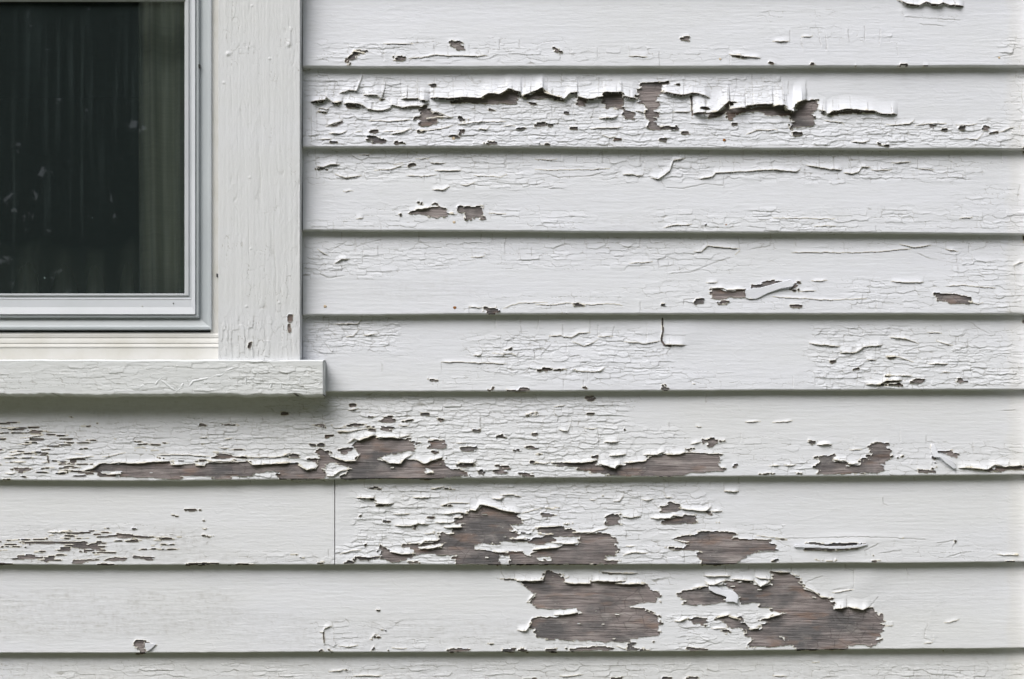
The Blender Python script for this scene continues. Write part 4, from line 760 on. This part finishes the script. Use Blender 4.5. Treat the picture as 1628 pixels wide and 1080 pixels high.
# nails whose heads show through the paint
def depth_at(px, py):
    for i in range(1, 12):
        yb = float(CURV[i](px))
        if py < yb: yt = float(CURV[i-1](px)) - 9; return float(face_depth(np.array((py - yt) / (yb - yt)))), i
    return T, 0
def nail(px, py, r, mt, label):
    d, i = depth_at(px, py); c0 = W(px, py, d + .0006); V_, F_ = [], []
    n = 14
    for k, (rr, dd) in enumerate(((1.0, .0), (.85, .00035), (.5, .00055), (.22, .0003))):
        for a in range(n):
            t = 2 * math.pi * a / n; q_ = rr * r * S * (1 + .10 * math.sin(3 * t + px))
            V_.append(c0 + Vector((q_ * math.cos(t), -dd, q_ * math.sin(t) * .9)))
    for k in range(3):
        for a in range(n): F_.append((k * n + a, k * n + (a + 1) % n, (k + 1) * n + (a + 1) % n, (k + 1) * n + a))
    F_.append(tuple(3 * n + a for a in range(n)))
    par = [o for o in wall.children if o.name.startswith('clapboard')][i - 2] if i >= 2 else wall
    o = link('nail_head', pymesh('nail_head', V_, F_, True), mt, par); o['label'] = label; return o
nail(1151.5, 223, 2.6, M_RUST, 'rusty orange nail head')
nail(723, 489.5, 2.8, M_RUST, 'rusty orange nail head')
nail(1154.5, 357.8, 1.8, M_RUST, 'small rusty nail head')
for px, py, r in ((721, 220.5, 3), (517, 487.3, 2.6), (1145, 94, 2), (1588.5, 92, 2), (722, 353.5, 2.4)): nail(px, py, r, M_PUTTY, 'nail head hidden under stained filler')

# curls and strips that have come loose: thin bent sheets with their own thickness
def flake(tile, pts, lift_fn, parent, label, thick=.0005, grid=.9):
    ox, oy = tile; P = [(ox + u / 4, oy + v / 4) for u, v in pts]
    p = np.array(P); xs = np.arange(p[:,0].min(), p[:,0].max() + grid, grid); ys = np.arange(p[:,1].min(), p[:,1].max() + grid, grid)
    X, Y = np.meshgrid(xs, ys); ins = np.zeros(X.shape, bool)
    for k in range(len(p)):
        x0, y0 = p[k]; x1, y1 = p[(k + 1) % len(p)]
        if y0 != y1: ins ^= ((y0 > Y) != (y1 > Y)) & (X < (x1 - x0) * (Y - y0) / (y1 - y0) + x0)
    used = {}; V_ = []; F_ = []
    u0, u1, v0, v1 = p[:,0].min(), p[:,0].max(), p[:,1].min(), p[:,1].max()
    def vert(j, i):
        if (j, i) not in used:
            x, y = X[j, i], Y[j, i]; d, _ = depth_at(x, min(y, p[:,1].max()))
            dd = d + .0008 + .001 * lift_fn((x - u0) / (u1 - u0), (y - v0) / (v1 - v0)) + .00004 * math.sin(x * .7 + y * 1.4)
            k_ = S * (DIST - d) / (DIST - T)
            used[j, i] = len(V_); V_.append(Vector(((x - CX) * k_, -dd, EYEZ + (EY - y) * k_)))
        return used[j, i]
    for j in range(X.shape[0] - 1):
        for i in range(X.shape[1] - 1):
            if (ins[j:j+2, i:i+2].sum() >= 2): F_.append((vert(j, i), vert(j + 1, i), vert(j + 1, i + 1), vert(j, i + 1)))
    me = pymesh('paint_flake', V_, F_, True)
    o = link('paint_flake', me, M_PAINT, parent); o['label'] = label
    md = o.modifiers.new('smooth', 'SMOOTH'); md.iterations = 2; md.factor = .5
    md = o.modifiers.new('skin', 'SOLIDIFY'); md.thickness = thick; md.offset = 1
    return o
BO = [o for o in wall.children if o.name.startswith('clapboard')]
flake((850,230), [(1338,925),(1440,912),(1500,895),(1560,878),(1620,862),(1632,870),(1646,890),(1640,905),(1560,920),(1480,948),(1405,985),(1345,980)],
      lambda u, v: .5 + 2.2 * u ** 2 + .9 * (1 - v) + .12 * math.sin(u * 5 + v * 3), BO[3], 'twisted grey-white flake lying across a bare patch')
flake((1228,490), [(1006,872),(1020,865),(1034,890),(1050,925),(1100,950),(1140,975),(1168,1020),(1150,1024),(1095,985),(1060,950),(1022,950),(1008,920)],
      lambda u, v: 1.2 + 1.6 * math.sin(u * 3), BO[5], 'thin diagonal curl of paint beside a bare chip')
flake((780,810), [(1385,492),(1420,484),(1470,512),(1545,522),(1572,545),(1566,600),(1545,588),(1492,588),(1500,556),(1430,534),(1388,512)],
      lambda u, v: .8 + 1.3 * u + .6 * v + .15 * math.sin(u * 7 + v * 3), BO[8], 'hanging curl of paint pointing down to the right')
flake((0,810), [(925,848),(950,850),(995,858),(970,885),(940,905),(928,880)], lambda u, v: .3 + 1.6 * (1 - u), BO[8], 'small triangular flake beside a chip shaped like a mushroom')
flake((1100,740), [(640,508),(700,500),(760,505),(830,514),(920,518),(1010,512),(1100,500),(1120,506),(1060,520),(960,530),(880,530),(800,524),(720,522),(650,520)],
      lambda u, v: .8 + 3.6 * math.sin(math.pi * min(1, max(0, u))) , BO[7], 'long ribbon of paint sagging away from the board', .0008)

# ------------------------------------------------------------------ the window
win = empty('window', W(-130, 573, .02)); tag(win, kind='thing'); tag(win, 'double hung window with white frame, dusty dark glass and wide painted wooden casing', 'window')
GL, GR, GT, GB = -556.0, 293.5, -470.0, 467.0        # storm window glass, photo pixels
def ring_profile(px_side, py_bot, depths, name, mt, parent, ref=.006):
    """mitred frame round the glass: offsets sideways / downwards in pixels and the depth of each step in mm"""
    V_, F_ = [], []; n = len(depths)
    for (sx, sy) in ((1, 1), (1, -1), (-1, -1), (-1, 1)):
        for k in range(n):
            x = (GR + px_side[k]) if sx > 0 else (GL - px_side[k]); y = (GB + py_bot[k]) if sy > 0 else (GT - px_side[k])
            p = W(x, y, ref); V_.append(Vector((p.x, -depths[k] * .001, p.z)))
    for c_ in range(4):
        for k in range(n - 1): F_.append((c_ * n + k, c_ * n + k + 1, ((c_ + 1) % 4) * n + k + 1, ((c_ + 1) % 4) * n + k))
    return link(name, pymesh(name, V_, F_), mt, parent)
o = ring_profile([0,0,.6,6.4,7,7,9.5,9.5,10.3,10.3,13,17.5,17.8,18.6], [0,0,.6,3.0,3.6,3.6,8.2,8.2,9.2,9.2,22,33.2,33.6,34.6],
                 [2.2,6.2,7.0,7.0,6.6,5.4,5.4,6.6,7.0,6.4,7.4,9.4,9.4,4.0], 'sash_frame', M_VINYL, win); bevel(o, .0003, 1)
o = ring_profile([18.4,18.4,19.4,22.4,22.9,23.0,36.0,38.8,40.4,42.6,42.9,42.9], [34.4,34.4,35.0,37.4,38.0,38.0,50.5,52.0,53.0,57.0,57.4,57.4],
                 [3.5,7.4,7.8,7.8,7.2,2.6,5.2,6.4,7.0,7.0,6.4,.4], 'storm_window_frame', M_CHANNEL_SHADE, win); bevel(o, .0003, 1)
# weather bead: dark gasket round the glass
o = ring_profile([-.9,-.9,.3,.3], [-.9,-.9,.3,.3], [2.0,2.9,2.9,2.0], 'gasket', M_GASKET, win)
a = wallbox(GL, -52, GR, .15, .0085, .001); bevel(link('meeting_rail', a.mesh(), M_VINYL, win), .0006)
# flat stops between the storm window and the casing
def prism(name, prof, px0, px1, mt, parent, yjit=0):
    """horizontal moulding: prof = [(py, depth mm)...] front outline, closed to the sheathing"""
    V_, F_ = [], []; n = len(prof) + 2; k_ = S
    for x in (px0, px1):
        X_ = W(x, 0, .012).x
        ps = [(W(0, y, .008).z, d * .001) for y, d in prof]
        ps = [(ps[0][0], -.001)] + ps + [(ps[-1][0], -.001)]
        for z, d in ps: V_.append(Vector((X_, -d, z)))
    for k in range(n): F_.append((k, (k + 1) % n, n + (k + 1) % n, n + k))
    F_.append(tuple(range(n))); F_.append(tuple(range(2 * n - 1, n - 1, -1)))
    return link(name, pymesh(name, V_, F_), mt, parent)
st_ = wallbox(334.5, -560, 350, 573, .0034, -.002); bevel(link('stop', st_.mesh(), M_CREAM, win), .0004, 1)
st_ = wallbox(-620, -560, GL - 40, 573, .0034, -.002); bevel(link('stop', st_.mesh(), M_CREAM, win), .0004, 1)
prism('sill_moulding', [(526.5, .5), (529, 3.2), (532, 4.6), (536, 4.8), (537, 4.2), (541, 5.6), (545, 6.4), (546, 5.6), (550, 7.4), (552, 7.8), (553.2, 6.9), (571.5, 9.5), (574.5, 9.5)], -610, 347.2, M_CREAM, win)
for k, (px, py) in enumerate([(275.5, 482.5), (226, 487), (316.5, 104.5), (345, 437.5), (335, 491)]):
    q_ = wallbox(px - .9, py - 1.1, px + .9, py + 1.1, .0078 if k < 2 else .0048, .002); 
    if k in (2, 3): q_ = wallbox(px - 1.3, py - 2.6, px + .9, py + 2.6, .0080, .002)
    bevel(link('screw', q_.mesh(), M_GASKET if k in (0, 2, 3) else M_CREAM, win), .0005, 2)

# casing: a board on each side with its own vertical cracks
CAS_CR = [(347,500,480,573,.30),(347,380,480,500,.17),(355,60,385,110,.34),(352,0,372,80,.34),(430,40,480,80,.20),(470,0,482,573,.24),(347,0,480,573,.12)]
def casing(xa, xb, ya, yb, fine, label):
    dC = .026
    q_ = wallbox(xa + .3, ya, xb - .3, yb, dC, 0); o = link('casing', q_.mesh(), M_WOOD, win); o['label'] = label
    s = paint_skin('paint_layer', o, xa, xb, lambda x: np.asarray(x, float) * 0 + ya, lambda x: np.asarray(x, float) * 0 + yb, lambda v: v * 0 + dC, M_TRIM, .10, 200, 1.1 if fine else 6, under=False, vertical=True, craze=CAS_CR if fine else [], amp=1.15)
    mb = MB(); a_ = W(xa, ya, dC); b_ = W(xb, yb, dC)
    for X_, sg in ((a_.x, -1), (b_.x, 1)):
        n = 40; pts = []
        for k in range(n + 1):
            z = a_.z + (b_.z - a_.z) * k / n; j = .0003 * (hsh(k, 3, 5) - .5)
            pts += [Vector((X_ - sg * .0008, -dC - .0004, z)), Vector((X_ + sg * (.0003 + j), -dC + .0006, z)), Vector((X_ + sg * (.0004 + j), -.0005, z))]
        for k in range(n): mb.add([], []); 
        base = len(mb.v); mb.v += pts
        for k in range(n):
            for c_ in (0, 1): i0 = base + k * 3 + c_; mb.f.append((i0, i0 + 1, i0 + 4, i0 + 3))
    link('edge_paint', mb.mesh('edge_paint', True), M_TRIM, o)
    return o
casing(347.4, 476.6, -14, 573.5, True, 'wide vertical casing board right of the glass, finely cracked with two dark gouges')
casing(347.4, 476.6, -560, -14.5, False, 'upper length of the casing board')
casing(-740, -609, -560, 573.5, False, 'casing board at the far side of the window')
q_ = wallbox(-745, -690, 483, -561, .024, 0); bevel(link('head_casing', q_.mesh(), M_TRIM, win), .002)

# sill: skin over a thick board, nosing rounded, underside in shade
SD = .033
SILL_CR = [(-60,575,516,628,.26),(360,578,516,628,.46),(60,580,250,625,.34)]
sx0, sx1, sy0, sy1 = -640, 513.2, 574.4, 627.0
q_ = wallbox(sx0 + 1, sy0 + 1.0, sx1 - 1, sy1 - 1.0, SD, 0); sill = link('sill', q_.mesh(), M_WOOD, win); sill['label'] = 'thick painted window sill with wrinkled, cracked paint'
def silltop(x): x = np.asarray(x, float); return x * 0 + sy0 + .9 * (vn(x, x * 0, 30, 1, 401) - .5)
def sillbot(x):
    x = np.asarray(x, float); return x * 0 + sy1 + 1.0 * sstep(430, 512, x) + 2.2 * (vn(x, x * 0, 26, 1, 402) - .5) + 1.7 * (vn(x, x * 0, 7, 1, 403) - .5) * (1 + 1.2 * sstep(400, 500, x))
paint_skin('paint_layer', sill, sx0, sx1, silltop, sillbot, lambda v: v * 0 + SD, M_SILL, .10, 300, 1.1, under=True, craze=SILL_CR, back=.033, amp=1.2)
# painted top and end of the sill
mb = MB(); a_ = W(sx0, sy0, SD); b_ = W(sx1, sy1, SD); n = 160
vs_, fs_ = [], []
for k in range(n + 1):
    x = sx0 + (sx1 - sx0) * k / n; kx = S * (DIST - SD) / (DIST - T); X_ = (x - CX) * kx; z0 = EYEZ + (EY - float(silltop(x))) * kx
    j = .0006 * (hsh(k, 1, 77) - .5)
    vs_ += [Vector((X_, -SD - .0006, z0)), Vector((X_, -SD + .0016, z0 + .0010 + j)), Vector((X_, -SD + .0035, z0 + .0013 + j)), Vector((X_, -.001, z0 + .0065))]
for k in range(n):
    for c_ in range(3): i0 = k * 4 + c_; fs_.append((i0, i0 + 1, i0 + 5, i0 + 4))
mb.add(vs_, fs_); m_e = 18
vs_ = []; fs_ = []
for k in range(m_e + 1):
    z = a_.z + (b_.z - a_.z) * k / m_e; j = .0022 * (vn(np.array(k * 1.), np.array(0.), 2.3, 1, 78) - .5)
    vs_ += [Vector((b_.x, -SD - .0005, z)), Vector((b_.x + .0010 + j, -SD + .0012, z)), Vector((b_.x + .0014 + j * .6, -SD + .004, z)), Vector((b_.x + .0009, -.011, z))]
for k in range(m_e):
    for c_ in range(3): i0 = k * 4 + c_; fs_.append((i0, i0 + 4, i0 + 5, i0 + 1))
mb.add(vs_, fs_)
link('sill_edge_paint', mb.mesh('sill_edge_paint', True), M_SILL, sill)
# ridges of old caulk and wrinkled paint on the sill face
def bead(tile, pts, r, d, mt, parent, name, label=None):
    ox, oy = tile; P = [W(ox + u / 4, oy + v / 4, d) for u, v in pts]
    Q = []
    for k in range(len(P) - 1):
        for t in (0, .33, .67): Q.append(P[k].lerp(P[k + 1], t) + Vector((0, 0, .0004 * (hsh(len(Q), k, 9) - .5))))
    Q.append(P[-1]); V_, F_ = [], []; n = 6
    for k, p in enumerate(Q):
        dr = (Q[min(k + 1, len(Q) - 1)] - Q[max(k - 1, 0)]).normalized(); side = dr.cross(Vector((0, 1, 0))).normalized()
        rr = r * (.55 + .7 * hsh(k, 4, 12)) * (0.25 if k in (0, len(Q) - 1) else 1)
        for a in range(n):
            t = math.pi * a / (n - 1); V_.append(p + side * rr * math.cos(t) * 1.3 - Vector((0, 1, 0)) * rr * math.sin(t) * .75)
    for k in range(len(Q) - 1):
        for a in range(n - 1): F_.append((k * n + a, k * n + a + 1, (k + 1) * n + a + 1, (k + 1) * n + a))
    o = link(name, pymesh(name, V_, F_, True), mt, parent)
    if label: o['label'] = label
    return o
for pts in ([(0,945),(90,948),(110,930),(120,950),(180,935),(210,900),(265,850)], [(215,895),(250,915),(290,950),(325,970),(350,945),(370,915)],
            [(395,950),(430,905),(500,890),(540,885),(570,868),(605,870),(640,840),(730,805)], [(760,840),(765,935)], [(855,828),(830,880)], [(935,898),(915,960)], [(1040,825),(1038,920)], [(1145,840),(1105,900),(1112,960)], [(1150,920),(1180,890),(1255,885)], [(1205,940),(1250,910)], [(785,905),(800,880),(820,890)], [(985,905),(985,960)]):
    bead((200,380), pts, .0011, SD + .0002, M_SILL, sill, 'paint_ridge')

# glass: a thin pane, dusty, with runs of dried rain
m, nt, b = mat('dusty_glass'); M_GLASS = m
out = nt.nodes['Material Output']; nt.nodes.remove(b)
tr = N(nt, 'ShaderNodeBsdfTransparent'); tr.inputs[0].default_value = (.80, .86, .84, 1)
gl = N(nt, 'ShaderNodeBsdfGlossy'); gl.inputs['Roughness'].default_value = .012; gl.inputs['Color'].default_value = (.9, .95, 1, 1)
df = N(nt, 'ShaderNodeBsdfDiffuse'); df.inputs[0].default_value = (.30, .40, .40, 1)
fr = N(nt, 'ShaderNodeFresnel'); fr.inputs['IOR'].default_value = 1.5
m1 = N(nt, 'ShaderNodeMixShader'); m2 = N(nt, 'ShaderNodeMixShader')
nt.links.new(fr.outputs[0], m1.inputs[0]); nt.links.new(tr.outputs[0], m1.inputs[1]); nt.links.new(gl.outputs[0], m1.inputs[2])
runs = noise(nt, coords(nt, (40, 1, 1.3)), 3.2, 5, .6); dust = noise(nt, coords(nt, (1, 1, 1)), 9, 6, .65)
vv = mth(nt, 'MULTIPLY', ramp(nt, runs, [(.50, (0, 0, 0)), (.78, (1, 1, 1))]), ramp(nt, dust, [(.36, (0, 0, 0)), (.72, (1, 1, 1))]))
spk = noise(nt, coords(nt, (1, 1, 1)), 150, 1, .4)
vv = mth(nt, 'ADD', mth(nt, 'ADD', mth(nt, 'MULTIPLY', vv, .11), .048), mth(nt, 'MULTIPLY', ramp(nt, spk, [(.84, (0, 0, 0)), (.86, (1, 1, 1))]), .5))
nt.links.new(vv, m2.inputs[0]); nt.links.new(m1.outputs[0], m2.inputs[1]); nt.links.new(df.outputs[0], m2.inputs[2]); nt.links.new(m2.outputs[0], out.inputs['Surface'])
def pane(px0, py0, px1, py1, d):
    a = W(px0, py1, d); b_ = W(px1, py0, d); o = link('glass_pane', pymesh('glass_pane', [(a.x, -d, a.z), (b_.x, -d, a.z), (b_.x, -d, b_.z), (a.x, -d, b_.z)], [(0, 1, 2, 3)]), M_GLASS, win); return o
pane(GL - 1, -40, GR + 1, GB + 1, .0026); pane(GL - 1, GT - 1, GR + 1, -52, .0026)

# curtains hanging inside
m, nt, b = mat('thin_curtain_cloth'); M_CURT = m
wv = noise(nt, coords(nt, (1, 1, 60)), 18, 4, .6); vt = noise(nt, coords(nt, (30, 30, 1)), 5, 4, .5)
c = mix(nt, ramp(nt, wv, [(.4, (0, 0, 0)), (.7, (1, 1, 1))]), (.86, .84, .74), (.72, .71, .63)); c = mix(nt, ramp(nt, vt, [(.4, (0, 0, 0)), (.7, (.6, .6, .6))]), c, (.48, .50, .43))
nt.links.new(c, b.inputs['Base Color']); b.inputs['Roughness'].default_value = .95; b.inputs['Specular IOR Level'].default_value = .1; nt.links.new(N(nt, 'ShaderNodeAttribute', attribute_name='weave').outputs['Fac'], b.inputs['Alpha'])
def curtain(x0, x1, y0, y1, back, folds, amp, name, label, flare=0, mt=None, peaks=0):
    mt = mt or M_CURT
    nx, nz = 160, 40; V_, F_ = [], []
    for j in range(nz + 1):
        t = j / nz
        for i in range(nx + 1):
            u = i / nx; y = y0 + (y1 - y0) * t + peaks * (1 - t) * (abs(math.sin(u * folds * 3.3 + .7 * math.sin(u * 9))) ** .7 + .5 * math.sin(u * 31)); xx = x0 + (x1 - x0) * u + flare * (t - .5) * (1 - u) + 3 * math.sin(t * 5 + u * 9) * (1 - u)
            p = W(xx, y, -back); f = amp * (math.sin(u * folds * 6.283 + .8 * math.sin(t * 2.2)) + .4 * math.sin(u * folds * 15.1 + t * 1.5))
            hem = .002 * math.sin(u * folds * 6.28)
            V_.append(Vector((p.x, p.y + f, p.z + (hem if j == nz else 0))))
    for j in range(nz):
        for i in range(nx): k = j * (nx + 1) + i; F_.append((k, k + 1, k + nx + 2, k + nx + 1))
    me = pymesh(name, V_, F_, True)
    at_ = me.attributes.new('weave', 'FLOAT', 'POINT')      # how closely the gauze is woven: open at its top, full at the hem
    at_.data.foreach_set('value', [min(1, .25 + i / nx * 5) if not peaks else min(1, (j / nz) ** .8 * (1.0 + .5 * math.sin(i / nx * folds * 9.5 + 2 * math.sin(i / nx * 13)))) for j in range(nz + 1) for i in range(nx + 1)])
    o = link(name, me, mt); tag(o, label, 'curtain', 'curtains behind the glass'); return o
m, nt, b = mat('dim_valance_cloth'); M_VAL = m
c = mix(nt, ramp(nt, noise(nt, coords(nt, (22, 22, 1)), 5, 4, .5), [(.35, (0, 0, 0)), (.7, (1, 1, 1))]), (.42, .43, .37), (.60, .60, .52))
nt.links.new(c, b.inputs['Base Color']); b.inputs['Roughness'].default_value = .95; b.inputs['Specular IOR Level'].default_value = .1; nt.links.new(N(nt, 'ShaderNodeAttribute', attribute_name='weave').outputs['Fac'], b.inputs['Alpha'])
curtain(216, 350, -480, 560, .07, 3, .006, 'curtain', 'olive grey side curtain hanging behind the right edge of the glass', 16)
curtain(-600, 262, 375, 560, .10, 11, .010, 'curtain', 'low gauzy curtain across the bottom of the glass, fading upward in folds', 0, M_VAL, 14)
# the dim room
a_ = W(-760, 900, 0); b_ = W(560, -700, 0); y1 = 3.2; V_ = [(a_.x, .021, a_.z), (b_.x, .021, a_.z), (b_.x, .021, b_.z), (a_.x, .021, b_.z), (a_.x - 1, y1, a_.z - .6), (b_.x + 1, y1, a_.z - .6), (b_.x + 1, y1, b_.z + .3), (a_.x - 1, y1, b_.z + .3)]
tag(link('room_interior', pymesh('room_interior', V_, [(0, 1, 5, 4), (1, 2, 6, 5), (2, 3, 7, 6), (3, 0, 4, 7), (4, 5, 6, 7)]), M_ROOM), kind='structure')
mb = MB()
def shb2(px0, py0, px1, py1): a = W(px0, py1, 0); b2 = W(px1, py0, 0); mb.box((a.x, .0005, a.z), (b2.x, .0205, b2.z))
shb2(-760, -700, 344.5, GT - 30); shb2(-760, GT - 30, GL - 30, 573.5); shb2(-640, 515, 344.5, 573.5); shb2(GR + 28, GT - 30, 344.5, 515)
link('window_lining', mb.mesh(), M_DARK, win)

# ------------------------------------------------------------------ the yard that lights the wall from below and shows in the glass
m, nt, b = mat('lawn'); f = noise(nt, coords(nt, (1, 1, 1)), 1.2, 6, .6)
nt.links.new(ramp(nt, f, [(.35, (.10, .105, .062)), (.65, (.165, .17, .11))]), b.inputs['Base Color']); b.inputs['Roughness'].default_value = .95; b.inputs['Specular IOR Level'].default_value = .1
g = pymesh('lawn', [(-120, -160, 0), (120, -160, 0), (120, 30, 0), (-120, 30, 0)], [(0, 1, 2, 3)]); tag(link('ground', g, m), kind='structure')
# foundation under the boards so that the wall does not hang in the air
a_ = W(-640, 1300, 0); b_ = W(1790, 1300, 0)
mb = MB(); mb.box((a_.x, -.004, -.05), (b_.x, .25, a_.z + .004)); link('foundation', mb.mesh(), simple('foundation_stone', (.28, .27, .25), .9, .1, 12, (.20, .19, .18), .003), wall)
# a far line of trees: one leafy mass with gaps
m, nt, b = mat('leaves'); f = noise(nt, coords(nt, (1, 1, 1)), .8, 4, .6)
nt.links.new(ramp(nt, f, [(.35, (.016, .028, .012)), (.7, (.035, .058, .022))]), b.inputs['Base Color']); b.inputs['Roughness'].default_value = .8; b.inputs['Specular IOR Level'].default_value = .15
rs = np.random.RandomState(4); NL = 115000
ang = rs.uniform(-1.05, 1.05, NL); rad = 15 + rs.rand(NL) ** .6 * 7; hh = rs.rand(NL) ** .8
X_ = rad * np.sin(ang) * 1.5; Y_ = -DIST - rad * np.cos(ang); Z_ = hh * (13 + 2.5 * np.sin(ang * 9) + 1.5 * np.sin(ang * 23 + 1))
cen = np.stack([X_, Y_, Z_], 1); a1 = rs.normal(size=(NL, 3)); a1 /= np.linalg.norm(a1, axis=1)[:, None]; a2 = np.cross(a1, rs.normal(size=(NL, 3))); a2 /= np.linalg.norm(a2, axis=1)[:, None]
sz = (.10 + .20 * rs.rand(NL))[:, None]
co = np.stack([cen - a1 * sz, cen + a2 * sz * .6, cen + a1 * sz, cen - a2 * sz * .6], 1).reshape(-1, 3)
me = bpy.data.meshes.new('woodland'); me.vertices.add(len(co)); me.vertices.foreach_set('co', co.astype(np.float32).ravel())
me.loops.add(NL * 4); me.loops.foreach_set('vertex_index', np.arange(NL * 4, dtype=np.int32)); me.polygons.add(NL); me.polygons.foreach_set('loop_start', np.arange(0, NL * 4, 4, dtype=np.int32)); me.polygons.foreach_set('loop_total', np.full(NL, 4, np.int32)); me.update(calc_edges=True)
tag(link('woodland', me, m), 'dark leafy trees across the yard, seen only as a reflection in the glass', 'trees', kind='stuff')
